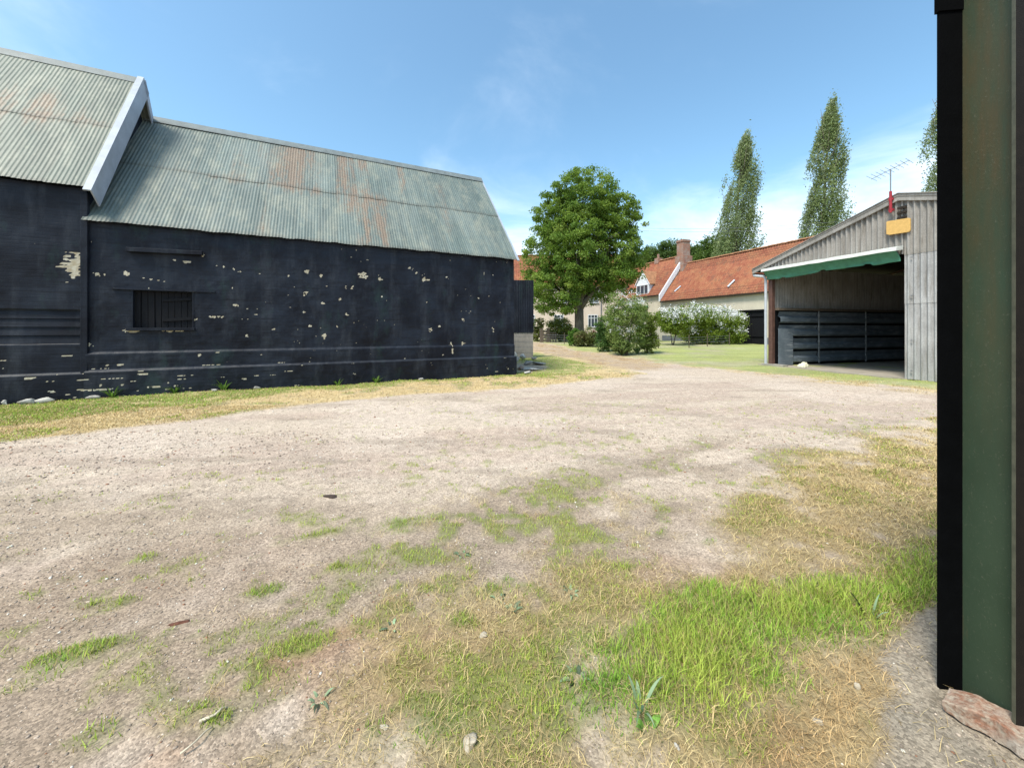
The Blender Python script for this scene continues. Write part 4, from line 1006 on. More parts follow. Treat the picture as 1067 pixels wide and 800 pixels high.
# farmhouse behind the tree
FY = 50.5; fh = thing('farmhouse', 'two storey pinkish farmhouse with a red pantiled roof, mostly behind the big tree', 'building', (-.6, FY, E0), R(-2))
fw = 15.6; feh = 6.9; frh = 11.6; fd = 7.5
m = MB(); m.box(0, fw, 0, .35, -.5, feh); m.box(0, fw, fd-.3, fd, -.5, feh)
for a in (0, fw-.3): m.prism([(0.35, -.5), (fd-.3, -.5), (fd-.3, feh), (fd/2, frh-.15), (.35, feh)], a, a+.3, 'x')
m.build('wall', RENDERP, fh)
tile_roof('roof', fh, -.2, fw+.2, -.35, feh-.05, fd/2, frh); tile_roof('roof', fh, -.2, fw+.2, fd+.35, feh-.05, fd/2, frh); ridge_tiles(fh, -.2, fw+.2, fd/2, frh+.07)
m = MB(); m.box(-.32, -.2, -.5, .02, feh-.4, feh+.1); m.prism([(-.45, feh-.4), (fd/2, frh-.15), (fd/2, frh+.2), (-.45, feh+.1)], -.3, -.2, 'x'); m.build('bargeboard', WHITE, fh)
def fx_(px, py): X, Z = XZ(px, py, FY); return X+.6, Z-E0
for (pa, pb, ya, yb, nx) in ((612, 622, 341, 328, 3), (614, 623, 316, 303, 2), (549, 557.5, 341, 328, 2), (583, 591, 316, 304, 2), (577, 587, 341, 328, 3), (634, 643, 340, 328, 2)):
    a, b = fx_(pa, ya), fx_(pb, yb); window(fh, a[0], b[0], a[1], b[1], -.002, nx, .72, WHITE)
m = MB(); m.tube([(fx_(600, 0)[0], -.1, 0), (fx_(600, 0)[0], -.1, feh-.2)], .06, 6); m.tube([(fx_(625.5, 0)[0], -.1, 0), (fx_(625.5, 0)[0], -.1, feh-.2)], .06, 6); m.build('downpipe', LEAD, fh) if 0 else None
m = MB(); m.tube([(fx_(625.5, 0)[0], -.1, 0), (fx_(625.5, 0)[0], -.1, feh-.2)], .06, 6); m.build('downpipe', LEAD, fh)

# ------------------------------------------------------------------ foliage
def leafmesh(name, parent, C, size, cols, mat=LEAF, asp=.55, droop=0.0, up=.4):
    n = len(C); d = rng.normal(0, 1, (n, 3)); d[:, 2] -= droop; d /= np.linalg.norm(d, axis=1)[:, None]
    nr_ = rng.normal(0, 1, (n, 3)); nr_[:, 2] = np.abs(nr_[:, 2])+up; sd_ = np.cross(d, nr_); sd_ /= np.linalg.norm(sd_, axis=1)[:, None]+1e-6
    s = (size*rng.uniform(.6, 1.3, n))[:, None]
    V = np.stack([C-d*s*.5, C+sd_*s*asp*.5, C+d*s*.5, C-sd_*s*asp*.5], 1).reshape(-1, 3)
    Fq = np.arange(n*4).reshape(-1, 4)
    return mesh_np(name, V, Fq, mat, parent, col=np.repeat(cols, 4, axis=0))
def crown_points(lobes, n_cl, per, rad, shell=.55):
    """leaf clusters spread through the outer part of each lobe (cx,cy,cz,rx,ry,rz)"""
    lob = np.array(lobes, float); vol = lob[:, 3]*lob[:, 4]*lob[:, 5]; pr = vol**.75; pr /= pr.sum()
    k = rng.choice(len(lob), n_cl, p=pr); d = rng.normal(0, 1, (n_cl, 3)); d /= np.linalg.norm(d, axis=1)[:, None]
    r = rng.uniform(shell**3, 1, n_cl)**(1/3); cc = lob[k, :3]+d*lob[k, 3:]*r[:, None]
    rs = rad*rng.uniform(.6, 1.4, n_cl)
    q = rng.normal(0, 1, (n_cl, per, 3)); q /= np.linalg.norm(q, axis=2)[:, :, None]; q *= rng.uniform(.1, 1, (n_cl, per, 1))**.6
    q[:, :, 2] *= .62
    P = cc[:, None]+q*rs[:, None, None]
    return P.reshape(-1, 3), np.repeat(np.arange(n_cl), per), cc
def leafcols(n, cl, a, b, c=None, pc=.1):
    k = rng.random(cl.max()+1)[cl][:, None]; t = np.clip(k*.7+rng.random((n, 1))*.5-.1, 0, 1)
    col = np.array([a])*(1-t)+np.array([b])*t
    if c is not None:
        m_ = (rng.random(cl.max()+1)[cl] < pc); col[m_] = np.array(c)*rng.uniform(.8, 1.2, (m_.sum(), 1))
    return col*rng.uniform(.8, 1.2, (n, 1))
def limbs(name, parent, base, trunk_h, r0, tips, mat=BARK, split=.35, n=8):
    m = MB(); top = Vector((base[0]+random.uniform(-.1, .1), base[1], base[2]+trunk_h))
    m.tube([(base[0], base[1], base[2]-.2), (base[0], base[1], base[2]+.15), (base[0], base[1], base[2]+trunk_h*.5), top], [r0*1.5, r0*1.15, r0*.95, r0*.9], n+4)
    for t in tips:
        t = Vector(t); a = top+Vector((0, 0, -random.uniform(0, .5)*trunk_h*.2)); d = t-a
        mid = a+d*.45+Vector((random.uniform(-.3, .3), random.uniform(-.3, .3), d.length*.10)); rr = r0*random.uniform(.32, .5)
        m.tube([a, a+(mid-a)*.5+Vector((0, 0, .1*d.length*.3)), mid, t], [rr*1.3, rr, rr*.7, rr*.15], n)
        for _ in range(3):
            e = mid+Vector((random.uniform(-1, 1), random.uniform(-1, 1), random.uniform(.1, 1)))*d.length*.32
            m.tube([mid+(t-mid)*random.uniform(0, .6), e], [rr*.35, rr*.08], 5)
    return m.build(name, mat, parent, smooth=True)

def P3(px, py, Y): X, Z = XZ(px, py, Y); return X, Y, Z
# big tree in front of the farmhouse
TY = 36.5; tx = P3(603.5, 350, TY)[0]
tree = thing('broadleaf_tree', 'big round leafy tree standing in front of the pinkish farmhouse', 'tree', (tx, TY, .35))
def lobe(px, py, wpx, hpx, Y=TY, dy=0, dd=1.0):
    X, _, Z = P3(px, py, Y+dy); k = (Y+dy)/F; return (X-tx, dy, Z-.35, wpx*k, wpx*k*dd, hpx*k)
LB = [lobe(608, 208, 38, 30), lobe(640, 222, 24, 24, dy=-1), lobe(578, 226, 26, 30, dy=.5), lobe(568, 262, 25, 36), lobe(600, 262, 36, 40, dy=-1.5), lobe(640, 262, 30, 34), lobe(660, 268, 14, 26, dy=1),
      lobe(664, 230, 9, 15, dy=-.5), lobe(580, 300, 30, 26, dy=-1), lobe(615, 298, 32, 20, dy=1), lobe(645, 290, 22, 18, dy=-1), lobe(562, 292, 16, 30, dy=1), lobe(608, 240, 45, 45, dy=1.5), lobe(590, 318, 14, 12, dy=-2), lobe(573, 318, 10, 10, dy=-1)]
Pp, cl, cc = crown_points(LB, 1500, 84, .58, .45)
ok = (Pp[:, 2] > 1.9); Pp, cl = Pp[ok], cl[ok]
leafmesh('foliage', tree, Pp, .21, leafcols(len(Pp), cl, (.095, .18, .025), (.24, .34, .055), (.28, .36, .07), .06), droop=.4)
limbs('trunk', tree, (0, 0, 0), 3.2, .46, [(l[0]*.85, l[1]*.8, l[2]) for l in LB])

# poplars and the row of trees behind the roofs
def poplar(name, label, px_top, py_top, Y, px_base, wtop, lobes, nc, leafs=.24):
    X, _, Z = P3(px_top, py_top, Y); xb = P3(px_base, 300, Y)[0]
    t = thing(name, label, 'tree', (xb, Y, .35), group=None)
    H = Z-.35; k = Y/F; leafs = .23; pts = []; cls = []; 
    n = nc; tz = rng.random(n)**.85
    prof = lambda q: .9*np.interp(q, [0, .12, .3, .5, .7, .86, .95, 1], np.array(wtop))*k
    ang = rng.uniform(0, 2*pi, n); rr = prof(tz)*rng.uniform(.05, 1.0, n)**.55*(1+.25*np.sin(ang*2+tz*19))
    lean = (X-xb)*tz**1.5
    cc = np.stack([lean+rr*np.cos(ang), rr*np.sin(ang), tz*H*.93+rng.normal(0, .2, n)+.5], -1)
    gap = fbm(cc[:, 0]*1.0+31, cc[:, 2]*.35, 1.0, 3, 5); cc = cc[gap > .37]; n = len(cc)
    per = 64; q = rng.normal(0, 1, (n, per, 3))*np.array([.18, .18, .75]); q[:, :, 0] += q[:, :, 2]*.25
    P = (cc[:, None]+q).reshape(-1, 3); cl = np.repeat(np.arange(n), per)
    leafmesh('foliage', t, P, leafs, leafcols(len(P), cl, (.16, .22, .085), (.29, .35, .14), (.34, .38, .24), .12), up=.1)
    m = MB(); m.tube([(0, 0, -.3), (0, 0, H*.3), ((X-xb)*.35, 0, H*.6), ((X-xb)*.8, 0, H*.92)], [.42, .28, .14, .03], 8)
    for i in range(46):
        z = H*random.uniform(.10, .85); a = random.uniform(0, 2*pi); w_ = float(prof(z/H))*.8; lx = (X-xb)*(z/H)**1.5
        m.tube([(lx, 0, z), (lx+w_*.6*cos(a), w_*.6*sin(a), z+1.3), (lx+w_*cos(a), w_*sin(a), z+3)], [.06, .04, .01], 5)
    m.build('trunk', BARK, t, smooth=True); return t
poplar('poplar_tree', 'shorter tall narrow poplar left of the taller one, behind the tiled roof', 776, 137, 52, 763, [15, 20, 24, 23, 18, 12, 7, 1.5], None, 1050)
poplar('poplar_tree', 'tallest narrow poplar, leaning right at the tip, above the shed roof slope', 865, 100, 47, 856, [13, 18, 21, 20, 17, 11, 7, 1.5], None, 1150)
poplar('poplar_tree', 'poplar at the right edge, mostly hidden behind the green steel column', 987, 84, 44, 990, [14, 22, 25, 25, 21, 15, 9, 2], None, 850)
def round_tree(name, label, px, py, Y, wpx, hpx, a, b, n=260, per=55, leaf=.3, group=None):
    X, _, Z = P3(px, py, Y); k = Y/F
    t = thing(name, label, 'tree', (X, Y, .35), group=group)
    h = Z-.35; lb = [(0, 0, h-hpx*k*.9, wpx*k, wpx*k, hpx*k)]
    for i in range(5): lb.append((random.uniform(-.6, .6)*wpx*k, random.uniform(-.5, .5)*wpx*k, h-hpx*k*random.uniform(.5, 1.3), wpx*k*.55, wpx*k*.5, hpx*k*.55))
    P, cl, _ = crown_points(lb, n, per, .9, .5); leafmesh('foliage', t, P, leaf, leafcols(len(P), cl, a, b))
    limbs('trunk', t, (0, 0, 0), max(1.5, (h-hpx*k*2)*.9), .3, [(l[0], l[1], l[2]) for l in lb]); return t
G1, G2 = (.07, .13, .025), (.17, .25, .05)
round_tree('garden_tree', 'bright green tree between the brick chimney and the shorter poplar', 745, 248, 58, 22, 26, G1, G2, 420)
round_tree('garden_tree', 'low mid green tree just left of the brick chimney', 703, 252, 66, 18, 18, G1, (.14, .20, .05))
round_tree('garden_tree', 'low dark green tree right beside the big tree crown', 680, 258, 68, 16, 16, (.04, .08, .02), G2)
round_tree('garden_tree', 'low green tree peeping over the ridge right of the chimney', 728, 256, 62, 14, 16, G1, (.10, .16, .04))
round_tree('garden_tree', 'dark green tree hidden behind the big tree crown', 655, 262, 66, 18, 18, (.04, .08, .02), G2)

# shrubs
def shrub(name, label, px, pyb, pyt, Y, wpx, a, b, n=120, per=60, leaf=.09, cat='shrub', stems=5, flowers=None, rough=.9, c=None, lobes=7, flat=.9, stem_h=.0, asp=.55, zoff=None):
    X = P3(px, pyb, Y)[0]; gzv = float(elev(X, Y)); k = Y/F; t = thing(name, label, cat, (X, Y, gzv))
    zt = CAMH+(HY-pyt)*k-gzv; w_ = wpx*k/2
    lb = [(0, 0, zt*(.55+stem_h*.2), w_*.8, w_*.7, zt*(.42-stem_h*.12))]
    for i in range(lobes):
        an = random.uniform(0, 2*pi); lb.append((w_*.55*cos(an), w_*.45*sin(an), zt*random.uniform(.35+stem_h*.4, .78), w_*.45, w_*.42, zt*.22))
    if stem_h <= .1: lb += [(w_*.6*q_, random.uniform(-.2, .2)*w_, zt*.25, w_*.42, w_*.5, zt*.24) for q_ in (-.9, -.3, .3, .9)]
    P, cl, cc = crown_points(lb, n, per, w_*.22+.05, .35); ok = P[:, 2] > .02; P, cl = P[ok], cl[ok]
    leafmesh('foliage', t, P, leaf, leafcols(len(P), cl, a, b, c, .15), asp=asp)
    m = MB()
    for i in range(stems):
        l = random.choice(lb); m.tube([(random.uniform(-.08, .08), random.uniform(-.05, .05), -.1), (l[0]*.35, l[1]*.3, l[2]*.45), (l[0], l[1], l[2])], [.05, .035, .01], 6)
    m.build('stem', BARK, t, smooth=True)
    if flowers:
        nf, per_f, fs, lo = flowers; d = rng.normal(0, 1, (nf*4, 3)); d[:, 1] = -np.abs(d[:, 1])*1.0; d /= np.linalg.norm(d, axis=1)[:, None]; d = d[d[:, 2] > lo][:nf]
        kk = rng.integers(0, len(lb), len(d)); L_ = np.array(lb); fc = L_[kk, :3]+d*L_[kk, 3:]*1.08
        q = rng.normal(0, 1, (len(fc), per_f, 3))*fs*1.5; FP = (fc[:, None]+q).reshape(-1, 3)
        leafmesh('flowers', t, FP, fs, np.full((len(FP), 3), .8)*rng.uniform(.85, 1.05, (len(FP), 1)), mat=PETALC, asp=.9)['kind'] = 'stuff'
    return t
PETALC = mat_attr('petals', .7, .2, .25)
shrub('flowering_shrub', 'round white flowered shrub on a short forked trunk, left of the pair on the lawn', 701, 361.5, 322, 30.5, 34, (.12, .20, .025), (.30, .38, .06), 420, 80, .13, flowers=(62, 34, .095, .3), stem_h=.55, lobes=9)
shrub('flowering_shrub', 'long white flowered shrub against the cream wall, beside the black doors', 737, 357.5, 317, 33.0, 66, (.12, .20, .025), (.32, .40, .06), 800, 80, .13, flowers=(170, 36, .105, .25), lobes=15, stem_h=-.2)
shrub('large_shrub', 'tall loose shrub with pale flower tips beside the track, in front of the farmhouse', 652, 371, 303, 23.0, 44, (.12, .20, .04), (.30, .37, .11), 330, 46, .10, flowers=(50, 20, .06, .4), lobes=14, stems=9)
shrub('dark_shrub', 'dark green shrub left of the tall loose shrub', 634, 362, 325, 25.5, 28, (.05, .12, .03), (.12, .21, .05), 260, 60, .10)
shrub('light_shrub', 'yellow green shrub right of the tall loose shrub', 674, 362, 324, 24.2, 24, (.13, .19, .03), (.28, .33, .07), 220, 55, .10)
shrub('bronze_shrub', 'low bronze and green shrub at the foot of the big tree', 612, 363, 340, 29, 27, (.10, .12, .04), (.21, .23, .07), 170, 50, .11, c=(.19, .09, .06))
shrub('green_shrub', 'low bright green shrub just left of the big tree trunk foot', 599, 359.5, 342, 30, 16, (.07, .16, .02), (.15, .28, .04), 120, 50, .12)
shrub('rose_shrub', 'rounded yellow green shrub with pale blooms left of the tree trunk', 583, 356.5, 330, 38, 32, (.12, .17, .03), (.26, .30, .08), 240, 50, .14, flowers=(24, 8, .08, .2))
shrub('hedge_shrub', 'upright yellow green shrub beside the concrete block wall', 560, 357, 330, 39, 14, (.13, .17, .04), (.25, .27, .08), 130, 50, .13)
shrub('edging_plants', 'low green garden edging plants beyond the fence under the farmhouse window', 625, 357, 348, 36, 28, (.07, .14, .02), (.18, .25, .05), 130, 40, .12)
shrub('wall_climber', 'thin brown climbing plant on the cream wall behind the fence', 679, 356, 338, 41, 9, (.22, .16, .10), (.32, .27, .14), 40, 16, .10, stems=8)
shrub('low_shrub', 'small dark bush at the bottom left of the black doors', 765, 357, 349, 33.2, 9, (.03, .07, .02), (.08, .12, .04), 50, 40, .10)
# sword-leaved clump
def sword_clump(name, label, x, y, n, ln, wd, ca, cb, spread=.6, cat='plant', mat=LEAF):
    z0 = float(gz(np.array([x]), np.array([y]))[0]); t = thing(name, label, cat, (x, y, z0)); V = []; Fs = []; C = []
    for i in range(n):
        a = random.uniform(0, 2*pi); l = ln*random.uniform(.6, 1.15); sp = spread*random.uniform(.3, 1.2); w0 = wd*random.uniform(.7, 1.2); b = len(V); ns = 6
        col = np.array(ca)*(1-random.random())+np.array(cb)*random.random()
        for k in range(ns+1):
            q = k/ns; r_ = l*sp*q*(1+.3*q); h = l*(q*.95-.55*sp*q*q*q); ww_ = w0*(1-q**2.2)*(.55+.45*sin(min(1, q*2)*pi/2))+.001
            cx_, cy_ = r_*cos(a)+.02*cos(a), r_*sin(a)+.02*sin(a); sx, sy = -sin(a)*ww_/2, cos(a)*ww_/2
            V += [(cx_-sx, cy_-sy, h+ww_*.12), (cx_, cy_, h), (cx_+sx, cy_+sy, h+ww_*.12)]; C += [col*random.uniform(.85, 1.1)]*3
            if k: 
                o = b+(k-1)*3; Fs += [(o, o+1, o+4, o+3), (o+1, o+2, o+5, o+4)]
    mesh_np('leaves', np.array(V), np.array(Fs), mat, t, smooth=True, col=np.array(C)); return t
x_, y_ = G(648, 371); sword_clump('sword_leaf_plant', 'clump of long arching leaves at the edge of the track below the tall shrub', x_, y_, 120, .95, .07, (.09, .15, .04), (.22, .29, .10), .75)
x_, y_ = G(664, 369); sword_clump('sword_leaf_plant', 'smaller clump of arching leaves on the right, below the tall shrub', x_, y_, 70, .75, .06, (.09, .15, .04), (.20, .27, .10), .75)

# estate fence of thin posts and wires, field gate
fpts = [G(*p) for p in ((566, 357.2), (588, 358.6), (606, 360), (621.5, 361), (630.5, 362.3), (668.5, 362.5), (686, 361.8), (718, 361.3), (737, 360.4), (760, 359.6))]
fe = thing('wire_fence', 'thin estate fence of iron posts and wires crossing the lawn', 'fence', (fpts[0][0], fpts[0][1], .2))
for (x, y) in fpts:
    e = float(elev(x, y)); m = MB(); m.box(x-fpts[0][0]-.025, x-fpts[0][0]+.025, y-fpts[0][1]-.02, y-fpts[0][1]+.02, e-.3, e+.78); m.build('post', TWIG, fe)
for hh in (.35, .55, .74):
    m = MB(); m.tube([(x-fpts[0][0], y-fpts[0][1], float(elev(x, y))-.2+hh) for x, y in fpts], .009, 5); m.build('wire', LEAD, fe)
gx, gy = G(569, 356.6); ga = thing('field_gate', 'old dark timber gate and posts at the end of the track', 'gate', (gx, gy, float(elev(gx, gy))), R(8))
k = gy/F
for px in (-5, 2.3): m = MB(); m.box(px*k-.14, px*k+.14, -.1, .1, -.2, 1.35); m.build('post', WOOD, ga)
m = MB()
for i in range(4): m.box(-4.6*k, 2.2*k, -.03, .03, .1+i*.28, .26+i*.28)
m.bar((-4.6*k, -.05, .15), (2.2*k, -.05, 1.05), .04, .1); m.build('gate_bars', WOOD, ga)
m = MB()
for i in range(3): m.box(2.5*k, 11*k, -.02, .02, .25+i*.28, .33+i*.28)
for i in range(3): m.box((5+i*2.5)*k-.05, (5+i*2.5)*k+.05, -.05, .05, 0, 1.0)
m.build('fence_rails', WOOD, ga)

# overhead wires between the far trees
for i, (ya, yb, lab) in enumerate(((232.5, 226.5, 'upper thin overhead wire crossing in front of the poplars'), (235, 231, 'lower thin overhead wire crossing in front of the poplars'))):
    a = P3(640, ya+4, 44); b = P3(925, yb, 30); m = MB(); pts = []
    for q in range(21):
        t = q/20; pts.append((a[0]+(b[0]-a[0])*t, a[1]+(b[1]-a[1])*t, a[2]+(b[2]-a[2])*t-.5*4*t*(1-t)))
    o = m.tube(pts, .012, 5).build('overhead_wire', LEAD); tag(o, lab, 'wire', 'overhead wires')

# ------------------------------------------------------------------ the building beside the photographer
cc_ = thing('steel_column', 'green painted steel column with outer flange blackened for shade at the right edge, in close-up', 'column', (1.975, 1.60, 0), R(-6))
m = MB(); m.box(-.096, .10, .085, .099, -.02, 3.5); m.build('outer_flange', BLACKSTEEL, cc_, bevel=.0015)  # black colour stands in for shade on the inward face
m = MB(); m.box(-.006, .004, -.135, .085, -.02, 3.5); m.build('web', COLUMN, cc_)
m = MB(); m.box(-.045, .09, -.147, -.135, -.02, 3.5); m.build('inner_flange', BROWNP, cc_)
m = MB(); m.box(-.0475, -.045, -.1465, -.1355, 0, 3.5); m.build('flange_edge', EDGE, cc_)
m = MB(); m.box(-.104, .1, .079, .101, 3.0, 3.5); m.build('bracket', BLACKSTEEL, cc_)
bsh = thing('cart_shed', 'dark lean-to shed just behind the green steel column, glimpsed at the right edge', 'shed', (1.975, 1.60, 0), R(-6))
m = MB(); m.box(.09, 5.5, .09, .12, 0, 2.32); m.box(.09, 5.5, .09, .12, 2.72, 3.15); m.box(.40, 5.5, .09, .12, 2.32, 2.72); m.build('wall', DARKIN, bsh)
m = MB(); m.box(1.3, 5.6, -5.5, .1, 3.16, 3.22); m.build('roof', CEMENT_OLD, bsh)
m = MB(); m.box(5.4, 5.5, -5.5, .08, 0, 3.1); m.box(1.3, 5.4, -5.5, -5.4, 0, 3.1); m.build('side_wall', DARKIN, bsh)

# broken brick lying against the column foot
bk = thing('broken_brick', 'long broken brick with mortar and red patches lying against the foot of the green column', 'brick', (1.915, 1.475, .022), R(-60))
us = np.linspace(-.165, .165, 34); 
P = []; nv = 20
for i, u in enumerate(us):
    e = min(1, (u+.165)/.05)*.6+.4; wv = .060*(.8+.2*e)*(1+.12*sin(u*40)); hv = .072*(.6+.45*min(1, (u+.165)/.08))
    for k in range(nv):
        a = 2*pi*k/nv; cx_ = np.sign(cos(a))*abs(cos(a))**.12*wv; cz = np.sign(sin(a))*abs(sin(a))**.12*hv/2
        P.append((u, cx_, cz+hv/2-.0))
P = np.array(P); P += (np.stack([fbm(P[:, 0]*30+k*9, P[:, 1]*30+P[:, 2]*23, 1, 3, k) for k in range(3)], -1)-.5)*np.array([.012, .016, .014])
n_ = len(us); Fs = [(i*nv+k, i*nv+(k+1) % nv, (i+1)*nv+(k+1) % nv, (i+1)*nv+k) for i in range(n_-1) for k in range(nv)]
mbk = MB(); mbk.add(P, [tuple(f)[::-1] for f in Fs]+[tuple(range(nv)), tuple((n_-1)*nv+k for k in range(nv))[::-1]]); mbk.build('brick', BRICK, bk)

# ------------------------------------------------------------------ loose things on the ground
def stone(name, label, px, py, sx, sy, sz, mat, cat='stone', seed=1, rz=0, xy=None, group=None, sink=.3, rough=.7):
    x, y = xy or G(px, py); z = float(gz(np.array([x]), np.array([y]))[0])-sz*.25; r_ = np.random.default_rng(seed)
    Pb, Fb, A, T = grid(np.linspace(0, 2*pi, 15), np.linspace(.02, pi-.02, 9), lambda a, t: (np.cos(a)*np.sin(t), np.sin(a)*np.sin(t), np.cos(t)))
    cut = r_.normal(0, 1, (11, 3)); cut /= np.linalg.norm(cut, axis=1)[:, None]
    for c in cut:
        d = Pb @ c; lim = .55; Pb = Pb-np.maximum(d-lim, 0)[:, None]*c
    Pb = Pb*(1+rough*(fbm(Pb[:, 0]*2+seed, Pb[:, 1]*2+Pb[:, 2]*2, 1, 3, seed)-.5))[:, None]; Pb = Pb*np.array([sx, sy, sz]); Pb[:, 2] += sz*(1-2*sink)+0
    c, s_ = cos(rz), sin(rz); Pb[:, :2] = Pb[:, :2] @ np.array([[c, s_], [-s_, c]])
    o = mesh_np(name, Pb, Fb, mat, loc=(x, y, z)); return tag(o, label, cat, group)
PSTONE = M_plain('pale_flint', (.44, .38, .29), .85, .25, 30, bump=.5, bd=.004)
GSTONE = M_plain('grey_stone', (.34, .32, .29), .9, .25, 12, bump=.5, bd=.006)
WSTONE = M_plain('white_rubble', (.50, .47, .42), .9, .25, 9, bump=.6, bd=.01)
stone('stone', 'largest pale stone half sunk in the grass at the bottom centre', 489, 776, .045, .04, .035, PSTONE, seed=3)
stone('stone', 'flat whitish stone half buried in dry grass, right of bottom centre', 607, 727, .06, .045, .02, PSTONE, seed=4, sink=.5)
stone('stone', 'small upright white stone in the straw near the concrete', 893, 718, .016, .014, .022, PSTONE, seed=5)
stone('stone', 'white stone with a dark hollow lying in straw left of the concrete', 850, 750, .028, .02, .016, PSTONE, seed=6)
stone('stone', 'pale pebble on the bare patch left of the flat whitish stone', 503, 663, .03, .025, .015, PSTONE, seed=7)
stone('stone', 'small pale pebble next to the green patch at centre left', 455, 740, .022, .018, .014, PSTONE, seed=8)
stone('stone', 'pale chip at the bottom edge of the turf, left of centre', 400, 757, .02, .018, .013, PSTONE, seed=9)
stone('stone', 'white chip lying on the bare soil above the green patch', 592, 601, .03, .012, .010, WSTONE, seed=10, rz=.5)
stone('stone', 'small white pebble at the lower edge of the green patch', 705, 779, .014, .012, .02, WSTONE, seed=11)
stone('clod', 'dark clod of dung lying alone on the pale gravel', 346, 519, .10, .06, .018, CLOD, 'clod', seed=12)
stone('clod', 'reddish brown crumbled leaf mould on the gravel at lower left', 190, 651, .06, .022, .010, M_plain('rotted_leaf', (.13, .055, .035), .95, .4, 60), 'clod', seed=13, rz=.3)
stone('rubber_scrap', 'dark grey rubber scrap at the left edge of the green patch', 633, 629, .016, .028, .014, PLASTIC, 'scrap', seed=14, rz=-.3)
# slabs and stones at the foot of the tall barn, rubble by the block wall
for i, (px, py, sx, sy, sz, rz, lab) in enumerate(((44, 417.5, .17, .09, .06, .45, 'left one of the two long pale stones at the foot of the tall barn'), (66, 415.5, .20, .07, .06, .45, 'right one of the two long pale stones at the foot of the tall barn'),
     (55, 410, .06, .05, .07, 0, 'small pale stone on top of the gap between the two long stones'), (104, 414.5, .17, .08, .05, .4, 'grey broken stone by the joint between the two barns'), (31, 420.5, .12, .05, .03, .4, 'flat pale stone at the left end of the stones by the tall barn'),
     (78, 411.5, .08, .06, .05, .4, 'grey stone right behind the two long pale stones'), (229, 406, .09, .05, .03, .4, 'flat pale stone in the grass at the foot of the barn wall, left of centre'), (268, 406, .10, .05, .04, .4, 'pale brick end in the grass near the middle of the barn wall'),
     (443, 398.5, .12, .06, .045, .4, 'pale stone in the grass near the right end of the barn wall'))):
    x, y = G(px, py); q = (x+9.74)*-.444+(y-8.8)*.896; tq = -.34 if i in (0, 1, 4) else -.20; x += .444*(q-tq); y -= .896*(q-tq)
    stone('stone', lab, px, py, sx*1.1, sy, sz*1.3, WSTONE if i in (0, 1, 2, 4) else GSTONE, seed=20+i, rz=rz, sink=-.05, xy=(x, y))
rr = random.Random(5)
labs = ['biggest white lump of rubble beside the barn corner', 'second white lump of rubble, right against the barn corner', 'flat pale slab of rubble nearest the grass', 'flat grey slab of rubble at the right end of the heap', 'reddish brick lump in the rubble', 'small white lump at the back of the rubble under the block wall', 'grey lump in the middle of the rubble', 'pale sliver at the front of the rubble', 'small grey lump at the back right of the rubble']
for i, (px, py, sx, sy, sz, mt) in enumerate(((537, 379, .22, .2, .14, WSTONE), (536, 374, .2, .2, .16, WSTONE), (552, 386, .40, .3, .05, WSTONE), (562, 380, .35, .3, .05, GSTONE), (543, 385.5, .2, .18, .06, BRICK), (545, 375, .2, .2, .12, WSTONE), (550, 380, .25, .2, .07, GSTONE), (549, 389, .3, .12, .04, WSTONE), (556, 376, .18, .16, .08, GSTONE))):
    stone('rubble_piece', labs[i], px, py, sx*1.15, sy*1.15, sz*1.5, mt, 'rubble', seed=40+i, rz=rr.uniform(0, 3), group='rubble beside the barn corner', sink=-.1, rough=.5)
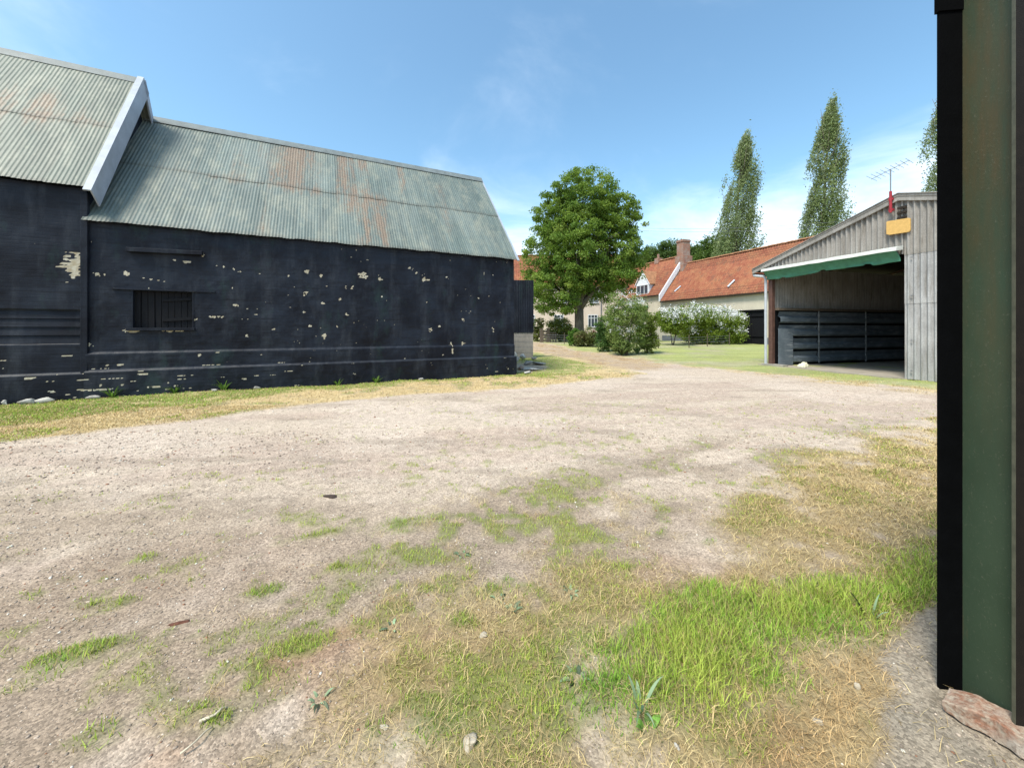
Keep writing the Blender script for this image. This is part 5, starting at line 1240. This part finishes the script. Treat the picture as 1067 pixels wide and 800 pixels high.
# a dead stalk and weeds
def stick(label, p0, p1, r0, mat, bend=.02):
    a = G(*p0); b = G(*p1); z = .015; m = MB(); n = 7; pts = []
    for i in range(n):
        t = i/(n-1); pts.append((a[0]+(b[0]-a[0])*t+bend*sin(t*5), a[1]+(b[1]-a[1])*t, z+.012*sin(t*pi)+float(gz(np.array([a[0]+(b[0]-a[0])*t]), np.array([a[1]+(b[1]-a[1])*t]))[0])))
    o = m.tube(pts, [r0*(1-.5*i/n) for i in range(n)], 6).build('dead_stalk', mat, smooth=True); return tag(o, label, 'stalk')
DEADW = M_plain('bleached_stalk', (.50, .44, .33), .8, .2, 20)
stick('bleached dead stalk with a kink lying by the tuft at lower left', (208, 756), (242, 742), .006, DEADW)
stick('thin pale dead stalk lying across the soil left of the turf', (188, 790), (224, 762), .004, DEADW, .01)
for i, (px, py, n, ln, wd, lab) in enumerate(((668, 738, 8, .16, .022, 'grey green broad-leaved weed with long leaves at the bottom centre'), (906, 645, 4, .17, .020, 'weed with upright pale blade leaves in the grass near the column'),
       (481, 579, 8, .05, .03, 'small bluish rosette weed on the bare soil above the green tufts'), (534, 636, 8, .05, .032, 'small bluish weed in the middle of the bare patch'), (520, 623, 7, .05, .03, 'bluish weed at the edge of the tuft above the bare patch'),
       (601, 706, 8, .06, .03, 'bluish low weed left of the long-leaved weed'), (333, 726, 7, .05, .025, 'bluish weed on soil at the left side of the turf'), (409, 655, 6, .045, .025, 'small bluish weed left of the tufts'),
       (676, 762, 6, .07, .05, 'bright green round-leaved weed below the long-leaved weed'), (595, 617, 7, .05, .03, 'bluish weed beside the white chip'))):
    x, y = G(px, py); br = i in (8,)
    sword_clump('weed', lab, x, y, n, ln*(.85 if i < 2 else .62), wd*(.8 if i < 2 else .7), (.24, .36, .20) if not br else (.16, .33, .06), (.36, .47, .30) if not br else (.22, .4, .08), .75 if i < 2 else 1.3, 'weed')
for i, (px, py, ln, lab) in enumerate(((130, 411, .45, 'leafy weed growing at the barn wall foot under the shutter'), (192, 407, .40, 'leafy weed at the barn wall foot right of the shutter'), (240, 404, .5, 'tallest leafy weed at the barn wall foot'), (352, 401, .40, 'tall weed at the barn wall foot near the middle'), (393, 400, .45, 'spiky weed at the barn wall foot right of the middle'))):
    x, y = G(px, py); d_ = np.array([-.444, .896]); q = (x+9.74)*d_[0]+(y-8.8)*d_[1]; x -= d_[0]*(q+.2); y -= d_[1]*(q+.2)
    sword_clump('weed', lab, x, y, 30, ln*.72, .028, (.06, .14, .02), (.16, .26, .05), .6, 'weed')
